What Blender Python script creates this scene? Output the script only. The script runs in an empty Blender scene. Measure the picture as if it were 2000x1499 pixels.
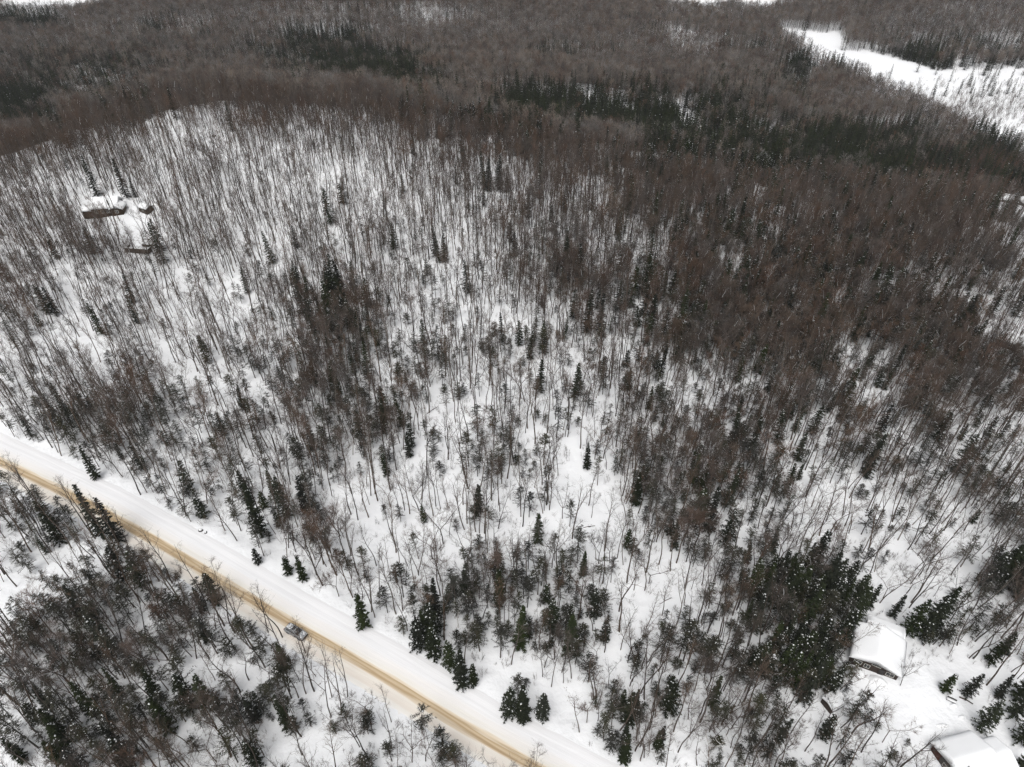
import bpy, math, random
import numpy as np

# ------------------------------------------------------------------ camera, sky, sun, exposure
sc = bpy.context.scene
COL = sc.collection
CAM_H, PITCH, FPX = 130.0, math.radians(40.0), 1387.0      # drone height, tilt below horizontal, focal length in photo pixels
cam_d = bpy.data.cameras.new('camera'); cam = bpy.data.objects.new('camera', cam_d); COL.objects.link(cam)
cam_d.sensor_width = 36.0; cam_d.lens = 36.0 * FPX / 2000.0
cam_d.clip_start = 1.0; cam_d.clip_end = 12000.0
cam.location = (0, 0, CAM_H); cam.rotation_euler = (math.pi / 2 - PITCH, 0, 0)
sc.camera = cam

SUN_EL, SUN_AZ = math.radians(62), math.radians(200)       # soft light high behind the camera, through cloud
world = bpy.data.worlds.new('World'); sc.world = world; world.use_nodes = True
wn = world.node_tree; wn.nodes.clear()
sky = wn.nodes.new('ShaderNodeTexSky'); sky.sky_type = 'NISHITA'; sky.sun_disc = False
sky.sun_elevation = SUN_EL; sky.sun_rotation = SUN_AZ
sky.air_density = 1.0; sky.dust_density = 4.0; sky.ozone_density = 1.0
hs = wn.nodes.new('ShaderNodeHueSaturation'); hs.inputs['Saturation'].default_value = 0.16   # cloud veil: grey-white sky
bg = wn.nodes.new('ShaderNodeBackground'); bg.inputs['Strength'].default_value = 0.12
wo = wn.nodes.new('ShaderNodeOutputWorld')
wn.links.new(sky.outputs[0], hs.inputs['Color']); wn.links.new(hs.outputs[0], bg.inputs['Color']); wn.links.new(bg.outputs[0], wo.inputs['Surface'])

sun_d = bpy.data.lights.new('sun', 'SUN'); sun = bpy.data.objects.new('sun', sun_d); COL.objects.link(sun)
sun_d.energy = 1.1; sun_d.angle = math.radians(40); sun_d.color = (1.0, 0.97, 0.93)
sun.rotation_euler = (math.pi / 2 - SUN_EL, 0, math.pi - SUN_AZ)
sc.view_settings.view_transform = 'Standard'; sc.view_settings.look = 'None'
sc.view_settings.exposure = 0.33; sc.view_settings.gamma = 1.0
sc.cycles.max_bounces = 3; sc.cycles.diffuse_bounces = 2; sc.cycles.glossy_bounces = 2
sc.cycles.use_denoising = True; sc.cycles.denoiser = 'OPENIMAGEDENOISE'; sc.cycles.denoising_prefilter = 'NONE'; sc.cycles.debug_use_spatial_splits = True
sc.render.filter_size = 1.05

RNG = np.random.default_rng(7)
random.seed(7)

# ------------------------------------------------------------------ terrain
def smooth(a, b, x):
    t = np.clip((x - a) / (b - a), 0, 1); return t * t * (3 - 2 * t)
_lat = np.random.default_rng(3).random((256, 256))
def vnoise(x, y, s):
    x = np.asarray(x, float) / s; y = np.asarray(y, float) / s
    xi = np.floor(x).astype(int); yi = np.floor(y).astype(int); fx = x - xi; fy = y - yi
    fx = fx * fx * (3 - 2 * fx); fy = fy * fy * (3 - 2 * fy)
    a = _lat[xi % 256, yi % 256]; b = _lat[(xi + 1) % 256, yi % 256]; c = _lat[xi % 256, (yi + 1) % 256]; d = _lat[(xi + 1) % 256, (yi + 1) % 256]
    return (a * (1 - fx) + b * fx) * (1 - fy) + (c * (1 - fx) + d * fx) * fy - 0.5
def gau(x, y, cx, cy, sx, sy): return np.exp(-(((x - cx) / sx) ** 2 + ((y - cy) / sy) ** 2))
LAKE_Z = -74.0
def ground0(x, y):
    x = np.asarray(x, float); y = np.asarray(y, float)
    z = -82.0 * smooth(270, 820, y)
    z = z + 23 * gau(x, y, -125, 315, 150, 85) 
    z = z - 24 * smooth(-60, 150, x) * smooth(190, 400, y) * (1 - smooth(430, 800, y)) - 30 * smooth(130, 270, -x) * smooth(240, 420, y) * (1 - smooth(430, 800, y))
    z = z - 24 * smooth(120, 330, x) * smooth(110, 400, y) * (1 - smooth(420, 800, y))
    z = z + 14 * gau(x, y, 60, 540, 170, 60)
    z = z + 13 * gau(x, y, 170, 800, 130, 55) + 22 * gau(x, y, -180, 900, 330, 80)
    z = z + 50 * gau(x, y, 620, 860, 200, 110) + 40 * gau(x, y, 800, 1150, 500, 130)
    z = z + 90 * smooth(1150, 2600, y)
    z = z + 7 * vnoise(x, y, 90) + 3.0 * vnoise(x + 31, y + 7, 34)
    return z
# frozen lake arm: shore outline in metres
LAKE = np.array([(300, 850), (318, 838), (352, 832), (338, 772), (372, 740), (402, 700), (432, 703), (520, 700), (640, 690), (640, 470), (420, 472), (385, 500), (355, 540), (338, 580), (318, 640), (306, 690), (292, 740), (286, 800)], float)
PONDS = [np.array(p, float) for p in ([(160, 1005), (185, 945), (225, 915), (262, 930), (290, 905), (330, 930), (335, 985), (290, 1010), (220, 1018)], [(-640, 985), (-610, 925), (-540, 905), (-490, 925), (-420, 975), (-520, 1000)])]
def poly_d(x, y, P):
    best = np.full(np.broadcast(x, y).shape, 1e9); ins = np.zeros(best.shape, bool)
    for (x0, y0), (x1, y1) in zip(P, np.roll(P, -1, 0)):
        dx, dy = x1 - x0, y1 - y0
        t = np.clip(((x - x0) * dx + (y - y0) * dy) / (dx * dx + dy * dy), 0, 1)
        best = np.minimum(best, np.hypot(x - x0 - t * dx, y - y0 - t * dy))
        ins ^= ((y0 > y) != (y1 > y)) & (x < dx * (y - y0) / (dy if dy else 1e-9) + x0)
    return np.where(ins, -best, best)
def lake_d(x, y):
    """signed distance to the nearest shore (negative on the ice)"""
    x = np.asarray(x, float); y = np.asarray(y, float); w = 13 * vnoise(x, y, 24) + 9 * vnoise(x + 3, y, 9)
    d = poly_d(x, y, LAKE)
    for P in PONDS: d = np.minimum(d, poly_d(x, y, P))
    return d + w
def ground1(x, y):
    z = ground0(x, y)
    k = 1 - smooth(0, 60, lake_d(x, y))
    return z * (1 - k) + LAKE_Z * k
def raydir(u, v):
    cx, cy = (u - 1000) / FPX, -(v - 749.5) / FPX
    return np.array([cx, math.cos(PITCH) + cy * math.sin(PITCH), -math.sin(PITCH) + cy * math.cos(PITCH)])
def px(u, v, above=0.0, fn=None):
    """where the sight line through photo pixel (u, v) meets the ground (+ above)"""
    fn = fn or ground1
    d = raydir(u, v); t = np.geomspace(40, 2600, 900)
    f = CAM_H + t * d[2] - fn(t * d[0], t * d[1]) - above
    i = int(np.argmax(f < 0)) if (f < 0).any() else len(t) - 1
    t = np.linspace(t[max(i - 1, 0)], t[i], 40); f = CAM_H + t * d[2] - fn(t * d[0], t * d[1]) - above
    i = max(int(np.argmax(f < 0)), 1) if (f < 0).any() else len(t) - 1
    t1 = t[i - 1] + (t[i] - t[i - 1]) * float(np.clip(f[i - 1] / (f[i - 1] - f[i] + 1e-9), 0, 1))
    return np.array([t1 * d[0], t1 * d[1], CAM_H + t1 * d[2]])
def at_z(u, v, z):
    d = raydir(u, v); t = (z - CAM_H) / d[2]; return np.array([t * d[0], t * d[1], z])
def proj(x, y, z):
    z = np.asarray(z) - CAM_H; dep = y * math.cos(PITCH) - z * math.sin(PITCH); up = y * math.sin(PITCH) + z * math.cos(PITCH)
    dep = np.maximum(dep, 1e-3)
    return 1000 + FPX * x / dep, 749.5 - FPX * up / dep, dep
# road centre line (the brown wheel track), then the berms along it
ROAD = np.array([px(u, v)[:2] for u, v in ((0, 903), (200, 999), (400, 1117), (600, 1237), (800, 1353), (1000, 1474))])
_d0 = ROAD[0] - ROAD[1]; _d1 = ROAD[-1] - ROAD[-2]
ROAD = np.vstack([ROAD[0] + _d0 / np.linalg.norm(_d0) * 140, ROAD[0] + _d0 / np.linalg.norm(_d0) * 60, ROAD, ROAD[-1] + _d1 / np.linalg.norm(_d1) * 40, ROAD[-1] + _d1 / np.linalg.norm(_d1) * 90])
def road_off(x, y):
    """signed offset from the track, positive on the far (uphill) side"""
    x = np.asarray(x, float); y = np.asarray(y, float); best = np.full(np.broadcast(x, y).shape, 1e9); sgn = np.ones_like(best)
    for (x0, y0), (x1, y1) in zip(ROAD[:-1], ROAD[1:]):
        dx, dy = x1 - x0, y1 - y0
        t = np.clip(((x - x0) * dx + (y - y0) * dy) / (dx * dx + dy * dy), 0, 1)
        d = np.hypot(x - x0 - t * dx, y - y0 - t * dy); s = np.sign(dx * (y - y0) - dy * (x - x0))
        sgn = np.where(d < best, s, sgn); best = np.minimum(best, d)
    return best * sgn
def ground(x, y):
    z = ground1(x, y)
    o = road_off(x, y)
    near = 1 - smooth(170, 320, np.asarray(y, float))
    berm = 0.30 * np.exp(-((o - 9.6) / 1.4) ** 2) + 0.3 * np.exp(-((o + 5.2) / 1.0) ** 2) - 0.2 * np.exp(-((o - 12.2) / 1.8) ** 2)
    flat = (1 - smooth(8.5, 10.5, o)) * smooth(-5.6, -4.2, o)
    rough = 1.3 * vnoise(x, y, 11) + 0.55 * vnoise(x + 5, y + 9, 3.7)
    lk = smooth(-2, 8, lake_d(x, y))
    return z + lk * (rough * (1 - flat) + near * berm * (0.75 + 0.7 * vnoise(x, y, 6)))
assert _d0 is not None

# ------------------------------------------------------------------ materials
def mat(name, col, rough=0.85, var=0.0, noise=None, col2=None, spec=0.2, hue=0.0):
    m = bpy.data.materials.new(name); m.use_nodes = True; nt = m.node_tree; b = nt.nodes['Principled BSDF']
    b.inputs['Roughness'].default_value = rough; b.inputs['Specular IOR Level'].default_value = spec
    c = (*col, 1); out = None
    if noise:
        tc = nt.nodes.new('ShaderNodeTexCoord'); n = nt.nodes.new('ShaderNodeTexNoise'); n.inputs['Scale'].default_value = noise; n.inputs['Detail'].default_value = 4
        r = nt.nodes.new('ShaderNodeMix'); r.data_type = 'RGBA'; r.inputs[6].default_value = c; r.inputs[7].default_value = (*(col2 or col), 1)
        nt.links.new(tc.outputs['Object'], n.inputs['Vector'])
        ramp = nt.nodes.new('ShaderNodeMapRange'); ramp.inputs[1].default_value = 0.35; ramp.inputs[2].default_value = 0.65
        nt.links.new(n.outputs['Fac'], ramp.inputs[0]); nt.links.new(ramp.outputs[0], r.inputs[0]); out = r.outputs[2]
    if var:
        oi = nt.nodes.new('ShaderNodeObjectInfo'); h = nt.nodes.new('ShaderNodeHueSaturation')
        mr = nt.nodes.new('ShaderNodeMapRange'); mr.inputs[3].default_value = 1 - var; mr.inputs[4].default_value = 1 + var
        nt.links.new(oi.outputs['Random'], mr.inputs[0]); nt.links.new(mr.outputs[0], h.inputs['Value'])
        if hue:
            ml = nt.nodes.new('ShaderNodeMath'); ml.operation = 'MULTIPLY'; ml.inputs[1].default_value = 7.31
            fr = nt.nodes.new('ShaderNodeMath'); fr.operation = 'FRACT'
            ms = nt.nodes.new('ShaderNodeMapRange'); ms.inputs[3].default_value = 1 - hue; ms.inputs[4].default_value = 1 + hue
            nt.links.new(oi.outputs['Random'], ml.inputs[0]); nt.links.new(ml.outputs[0], fr.inputs[0]); nt.links.new(fr.outputs[0], ms.inputs[0]); nt.links.new(ms.outputs[0], h.inputs['Saturation'])
        h.inputs['Color'].default_value = c
        if out: nt.links.new(out, h.inputs['Color'])
        out = h.outputs[0]
    if out: nt.links.new(out, b.inputs['Base Color'])
    else: b.inputs['Base Color'].default_value = c
    return m
M = {}
M['bark'] = mat('bark', (0.096, 0.075, 0.060), 0.9, 0.45, 1.5, (0.060, 0.047, 0.038), hue=0.4)
M['twig'] = mat('twig', (0.102, 0.080, 0.066), 0.9, 0.4, hue=0.6)
M['twig_red'] = mat('twig_red', (0.110, 0.079, 0.064), 0.9, 0.4, hue=0.5)
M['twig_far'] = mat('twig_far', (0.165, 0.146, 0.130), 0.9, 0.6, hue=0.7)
M['needles'] = mat('needles', (0.023, 0.029, 0.013), 0.8, 0.45, 0.8, (0.013, 0.017, 0.009), hue=0.5)
M['needles_olive'] = mat('needles_olive', (0.046, 0.044, 0.031), 0.85, 0.4, 0.8, (0.024, 0.025, 0.018), hue=0.6)
M['larch'] = mat('larch_twig', (0.085, 0.054, 0.042), 0.9, 0.35, hue=0.5)
M['pale_bark'] = mat('pale_bark', (0.20, 0.18, 0.155), 0.9, 0.4, 1.5, (0.12, 0.105, 0.09))
M['birch'] = mat('birch_bark', (0.50, 0.46, 0.42), 0.8, 0.2, 2.5, (0.30, 0.27, 0.25))
M['snow'] = mat('snow', (0.86, 0.87, 0.88), 0.75, 0, spec=0.15)

def snow_ground():
    m = mat('snow_ground', (0.84, 0.85, 0.865), 0.8, spec=0.1); nt = m.node_tree; b = nt.nodes['Principled BSDF']
    tc = nt.nodes.new('ShaderNodeTexCoord')
    n1 = nt.nodes.new('ShaderNodeTexNoise'); n1.inputs['Scale'].default_value = 0.55; n1.inputs['Detail'].default_value = 5
    bp = nt.nodes.new('ShaderNodeBump'); bp.inputs['Strength'].default_value = 0.8; bp.inputs['Distance'].default_value = 0.5
    nt.links.new(tc.outputs['Object'], n1.inputs['Vector']); nt.links.new(n1.outputs['Fac'], bp.inputs['Height']); nt.links.new(bp.outputs[0], b.inputs['Normal'])
    return m
M['snow_ground'] = snow_ground()

# ------------------------------------------------------------------ mesh helpers
class Geo:
    def __init__(s): s.V, s.F, s.M, s.n = [], [], [], 0
    def add(s, V, F, m=0):
        V = np.asarray(V, float).reshape(-1, 3); F = np.asarray(F, int).reshape(-1, 3)
        s.V.append(V); s.F.append(F + s.n); s.M.append(np.full(len(F), m)); s.n += len(V)
    def merge(s, g, m):
        for V, F in zip(g.V, g.F): pass
        if g.V: s.add(np.vstack(g.V), np.vstack(g.F), m)
    def mesh(s, name, mats, smooth_=False):
        me = bpy.data.meshes.new(name)
        if s.V:
            V = np.vstack(s.V); F = np.vstack(s.F); mi = np.concatenate(s.M)
            me.vertices.add(len(V)); me.vertices.foreach_set('co', V.astype(np.float32).ravel())
            me.loops.add(len(F) * 3); me.loops.foreach_set('vertex_index', F.astype(np.int32).ravel())
            me.polygons.add(len(F)); me.polygons.foreach_set('loop_start', np.arange(0, len(F) * 3, 3, dtype=np.int32))
            me.polygons.foreach_set('material_index', mi.astype(np.int32))
            if smooth_: me.polygons.foreach_set('use_smooth', np.ones(len(F), bool))
        for m in mats: me.materials.append(m)
        me.update(); me.validate(); return me
def unit(v): v = np.asarray(v, float); return v / np.maximum(np.linalg.norm(v, axis=-1, keepdims=True), 1e-9)
def tube(g, P, R, k=4, m=0):
    P = np.asarray(P, float); R = np.asarray(R, float); n = len(P); d = unit(np.gradient(P, axis=0))
    ref = np.where(np.abs(d[:, 2:3]) < 0.8, np.array([[0, 0, 1.0]]), np.array([[1.0, 0, 0]]))
    if abs(d[0, 2]) > 0.6: ref = np.tile([[1.0, 0, 0]], (n, 1))
    a = unit(np.cross(d, ref)); b = np.cross(d, a); th = np.arange(k) * 2 * math.pi / k
    V = P[:, None] + R[:, None, None] * (np.cos(th)[None, :, None] * a[:, None] + np.sin(th)[None, :, None] * b[:, None])
    i = np.arange(n - 1)[:, None] * k; j = np.arange(k)[None]; j2 = (j + 1) % k
    A, B, C, D = i + j, i + j2, i + k + j2, i + k + j
    g.add(V, np.concatenate([np.stack([A, B, C], -1).reshape(-1, 3), np.stack([A, C, D], -1).reshape(-1, 3)]), m)
def blades(g, B, D, L, W, r, m=0, flat=None):
    """thin triangles from base B along D (twigs, needle sprays)"""
    B = np.asarray(B, float); D = unit(D); side = unit(np.cross(D, flat if flat is not None else r.normal(size=D.shape)))
    L = np.asarray(L)[:, None]; W = np.broadcast_to(W, (len(B),))[:, None]
    V = np.stack([B - side * W / 2, B + side * W / 2, B + D * L], 1)
    g.add(V, np.arange(len(B) * 3).reshape(-1, 3), m)
OCT_V = np.array([[1, 0, 0], [0, 1, 0], [-1, 0, 0], [0, -1, 0], [0, 0, .8], [0, 0, -.35]], float)
OCT_F = np.array([[0, 1, 4], [1, 2, 4], [2, 3, 4], [3, 0, 4], [1, 0, 5], [2, 1, 5], [3, 2, 5], [0, 3, 5]])
def lumps(g, P, S, r, m=0):
    for p, s in zip(P, S):
        a = r.random() * 6.28; c, sn = math.cos(a), math.sin(a); V = OCT_V * [s * r.uniform(.7, 1.6), s, s * .5]
        V = V @ np.array([[c, sn, 0], [-sn, c, 0], [0, 0, 1]]); g.add(V + p, OCT_F, m)
def box(g, x0, x1, y0, y1, z0, z1, m=0):
    V = [(x, y, z) for z in (z0, z1) for y in (y0, y1) for x in (x0, x1)]
    F = [(0, 2, 3), (0, 3, 1), (4, 5, 7), (4, 7, 6), (0, 1, 5), (0, 5, 4), (2, 6, 7), (2, 7, 3), (0, 4, 6), (0, 6, 2), (1, 3, 7), (1, 7, 5)]
    g.add(V, F, m)

def link(o, parent=None):
    COL.objects.link(o)
    if parent is not None: o.parent = parent
    return o
def part(name, g, mats, parent, smooth_=False, label=None):
    me = g.mesh(name, mats if isinstance(mats, (list, tuple)) else [mats], smooth_)
    o = link(bpy.data.objects.new(name, me), parent)
    if label: o['label'] = label
    return o
def thing(name, label, cat, loc, rz=0.0, group=None):
    o = bpy.data.objects.new(name, None); link(o); o.location = tuple(loc); o.rotation_euler = (0, 0, rz); o.empty_display_size = 0.5
    o['label'] = label; o['category'] = cat
    if group: o['group'] = group
    return o

# ------------------------------------------------------------------ the ground sheet, lake ice, road
def axis(*spans):
    out = []
    for a, b, s in spans: out += list(np.arange(a, b, s))
    return np.array(out)
gx = axis((-6000, -1000, 250), (-1000, -400, 25), (-400, -170, 6), (-170, 190, 1.1), (190, 420, 6), (420, 1000, 25), (1000, 6001, 250))
gy = axis((-2500, -200, 200), (-200, 20, 15), (20, 240, 1.1), (240, 500, 4), (500, 1200, 10), (1200, 2600, 60), (2600, 9001, 400))
X, Y = np.meshgrid(gx, gy); Z = ground(X, Y)
g = Geo(); nx, ny = len(gx), len(gy)
i = (np.arange(ny - 1)[:, None] * nx + np.arange(nx - 1)[None]).ravel()
g.add(np.stack([X, Y, Z], -1), np.concatenate([np.stack([i, i + 1, i + nx + 1], -1), np.stack([i, i + nx + 1, i + nx], -1)]))
gr = part('ground', g, M['snow_ground'], None, True); gr['kind'] = 'structure'; gr['label'] = 'deep snow lying over rolling forest ground'

# road strip with across/along coordinates
def road_material():
    m = mat('packed_snow_and_sand', (0.8, 0.8, 0.8), 0.85, spec=0.1); nt = m.node_tree; b = nt.nodes['Principled BSDF']; L = nt.links.new
    at = nt.nodes.new('ShaderNodeAttribute'); at.attribute_name = 'across'; al = nt.nodes.new('ShaderNodeAttribute'); al.attribute_name = 'along'
    cmb = nt.nodes.new('ShaderNodeCombineXYZ'); sc1 = nt.nodes.new('ShaderNodeMath'); sc1.operation = 'MULTIPLY'; sc1.inputs[1].default_value = 0.045
    L(al.outputs['Fac'], sc1.inputs[0]); L(at.outputs['Fac'], cmb.inputs[0]); L(sc1.outputs[0], cmb.inputs[1])
    n = nt.nodes.new('ShaderNodeTexNoise'); n.inputs['Scale'].default_value = 1.6; n.inputs['Detail'].default_value = 6; L(cmb.outputs[0], n.inputs['Vector'])
    nb = nt.nodes.new('ShaderNodeTexNoise'); nb.inputs['Scale'].default_value = 0.5; nb.inputs['Detail'].default_value = 3; L(cmb.outputs[0], nb.inputs['Vector'])
    w = nt.nodes.new('ShaderNodeMath'); w.operation = 'MULTIPLY_ADD'; w.inputs[1].default_value = 1.3; w.inputs[2].default_value = -0.65; L(nb.outputs['Fac'], w.inputs[0])
    w2 = nt.nodes.new('ShaderNodeMath'); w2.operation = 'MULTIPLY_ADD'; w2.inputs[1].default_value = 1.7; w2.inputs[2].default_value = -0.85; L(n.outputs['Fac'], w2.inputs[0])
    a1 = nt.nodes.new('ShaderNodeMath'); a1.operation = 'ADD'; L(at.outputs['Fac'], a1.inputs[0]); L(w.outputs[0], a1.inputs[1])
    a2 = nt.nodes.new('ShaderNodeMath'); a2.operation = 'ADD'; L(a1.outputs[0], a2.inputs[0]); L(w2.outputs[0], a2.inputs[1])
    mr = nt.nodes.new('ShaderNodeMapRange'); mr.inputs[1].default_value = -6; mr.inputs[2].default_value = 12; L(a2.outputs[0], mr.inputs[0])
    cr = nt.nodes.new('ShaderNodeValToRGB'); cr.color_ramp.interpolation = 'EASE'; els = cr.color_ramp.elements
    stops = [(-6, (.84, .84, .85)), (-4.6, (.83, .82, .81)), (-3.5, (.80, .77, .72)), (-2.6, (.77, .71, .64)), (-1.5, (.80, .75, .68)), (-0.9, (.66, .55, .41)), (-0.45, (.45, .33, .20)), (0.05, (.60, .48, .33)), (0.45, (.47, .35, .21)), (0.85, (.71, .61, .47)), (1.4, (.81, .78, .72)), (2.6, (.83, .81, .79)), (4.2, (.83, .83, .84)), (4.8, (.79, .79, .80)), (5.4, (.84, .84, .85)), (7.4, (.80, .80, .81)), (12, (.84, .85, .86))]
    while len(els) > 1: els.remove(els[0])
    for k, (o, c) in enumerate(stops):
        p = (o + 6) / 18
        e = els[0] if k == 0 else els.new(p)
        e.position = p; e.color = (*c, 1)
    L(mr.outputs[0], cr.inputs[0]); L(cr.outputs[0], b.inputs['Base Color'])
    bp = nt.nodes.new('ShaderNodeBump'); bp.inputs['Strength'].default_value = 0.5; bp.inputs['Distance'].default_value = 0.2; L(n.outputs['Fac'], bp.inputs['Height']); L(bp.outputs[0], b.inputs['Normal'])
    return m
seg = np.linalg.norm(np.diff(ROAD, axis=0), axis=1); S = np.concatenate([[0], np.cumsum(seg)])
ss = np.arange(0, S[-1], 1.5)
rc = np.stack([np.interp(ss, S, ROAD[:, 0]), np.interp(ss, S, ROAD[:, 1])], 1)
for _ in range(12): rc[1:-1] = (rc[:-2] + rc[2:] + 2 * rc[1:-1]) / 4
rt = unit(np.gradient(rc, axis=0)); rn = np.stack([-rt[:, 1], rt[:, 0]], 1)
if rn[len(rn) // 2, 1] < 0: rn = -rn
offs = np.concatenate([np.arange(-4.6, 2.6, 0.3), np.arange(2.6, 8.3, 0.6)])
RX = rc[:, None, 0] + offs[None] * rn[:, None, 0]; RY = rc[:, None, 1] + offs[None] * rn[:, None, 1]
rut = -0.07 * np.exp(-((offs + .4) / .28) ** 2) - 0.07 * np.exp(-((offs - .6) / .28) ** 2)
edge = 0.05 - 0.25 * (1 - smooth(-4.6, -3.4, offs)) - 0.25 * smooth(6.0, 8.2, offs)
RZ = ground(RX, RY) + 0.09 + (rut + edge)[None] + 0.05 * vnoise(RX, RY, 2.2)
g = Geo(); n0, n1 = RX.shape; i = (np.arange(n0 - 1)[:, None] * n1 + np.arange(n1 - 1)[None]).ravel()
g.add(np.stack([RX, RY, RZ], -1), np.concatenate([np.stack([i, i + n1 + 1, i + 1], -1), np.stack([i, i + n1, i + n1 + 1], -1)]))
road = part('road', g, road_material(), None, True); road['kind'] = 'structure'; road['label'] = 'ploughed snow road with a sandy brown wheel track'
me = road.data
a = me.attributes.new('across', 'FLOAT', 'POINT'); a.data.foreach_set('value', np.tile(offs, n0).astype(np.float32))
a = me.attributes.new('along', 'FLOAT', 'POINT'); a.data.foreach_set('value', np.repeat(ss, n1).astype(np.float32))

# ------------------------------------------------------------------ tree builders (each returns trunk, crown, snow geometry)
def bare_tree(seed, h, spread=1.0, low=0.45, nl=16, nsub=5, ntw=8, wtw=0.026, ltw=(0.45, 1.0), fork=False, r0=None, snowy=0.0, k=5, upright=0.5):
    r = np.random.default_rng(seed); T, C, SN = Geo(), Geo(), Geo()
    r0 = r0 or h * 0.0078 * r.uniform(.85, 1.2)
    def stem(base, d, L, ra, rb, n=8, wob=0.05):
        P = [np.array(base, float)]; d = unit(d)
        for q in range(n):
            d = unit(d + r.normal(size=3) * wob + np.array([0, 0, 0.06])); P.append(P[-1] + d * L / n)
        P = np.array(P); t = np.linspace(0, 1, n + 1); return P, ra * (1 - t) ** 0.8 + rb * t
    stems = []
    lean = np.array([r.normal() * .05, r.normal() * .05, 1])
    if fork:
        P, R = stem((0, 0, -.4), lean, h * .32 + .4, r0, r0 * .75, 4); tube(T, P, R, k + 1); stems.append((P, R, 0.8))
        a0 = r.random() * 6.28; nf = r.integers(2, 5)
        for q in range(nf):
            a = a0 + q * 6.28 / nf + r.normal() * .3; s = r.uniform(.35, .75)
            P2, R2 = stem(P[-1], (math.cos(a) * s, math.sin(a) * s, 1), h * r.uniform(.5, .7), r0 * .6, .02, 7, .1); tube(T, P2, R2, k); stems.append((P2, R2, 0.12))
    else:
        P, R = stem((0, 0, -.4), lean, h + .4, r0, .018); tube(T, P, R, k); stems.append((P, R, low))
        if r.random() < .35:
            q = int(len(P) * r.uniform(.4, .6)); a = r.random() * 6.28
            P2, R2 = stem(P[q], (math.cos(a) * .45, math.sin(a) * .45, 1), h * .45, R[q] * .7, .02, 6, .08); tube(T, P2, R2, k); stems.append((P2, R2, 0.2))
    B, D, L = [], [], []
    per = max(3, int(nl / max(1, len(stems) - (1 if fork else 0))))
    for P, R, lo in stems:
        if lo > 0.7: continue
        n = len(P) - 1; ln = np.linalg.norm(P[-1] - P[0]); a = r.random() * 6.28
        for q in range(per):
            t = lo + (1 - lo) * ((q + r.random()) / per) ** .85; t = min(t, .985)
            b = np.array([np.interp(t * n, np.arange(n + 1), P[:, c]) for c in range(3)]); rad = np.interp(t * n, np.arange(n + 1), R)
            a += 2.4 + r.normal() * .4; el = upright + r.uniform(-.25, .45) + .3 * t
            Lm = spread * ln * (.10 + .26 * (1 - (t - lo) / (1.02 - lo)) ** .7) * r.uniform(.7, 1.25)
            d = np.array([math.cos(a) * math.cos(el), math.sin(a) * math.cos(el), math.sin(el)])
            LP, LR = stem(b, d, Lm, min(rad * .55, .07), .010, 4, .16); tube(C, LP, LR, 3)
            if snowy and r.random() < snowy: tube(SN, LP + [0, 0, .05], LR * 1.3 + .02, 3)
            for j in range(nsub):
                s = .25 + .75 * (j + r.random()) / nsub; sb = np.array([np.interp(s * 4, np.arange(5), LP[:, c]) for c in range(3)])
                sd = unit(unit(LP[-1] - LP[0]) + r.normal(size=3) * .55 + [0, 0, .15]); sl = Lm * r.uniform(.22, .45) + .35
                e1 = sb + sd * sl * .5; e2 = e1 + unit(sd + [0, 0, .35] + r.normal(size=3) * .25) * sl * .5
                tube(C, [sb, e1, e2], [.016, .011, .006], 3)
                f = r.random(ntw) * 2; tb = np.where(f[:, None] < 1, sb + (e1 - sb) * f[:, None], e1 + (e2 - e1) * (f[:, None] - 1))
                B.append(tb); D.append(sd + r.normal(size=(ntw, 3)) * .6 + [0, 0, .25]); L.append(r.uniform(*ltw, ntw) * (.6 + .05 * h))
    if B: blades(C, np.vstack(B), np.vstack(D), np.concatenate(L), wtw, r)
    return T, C, SN
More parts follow.
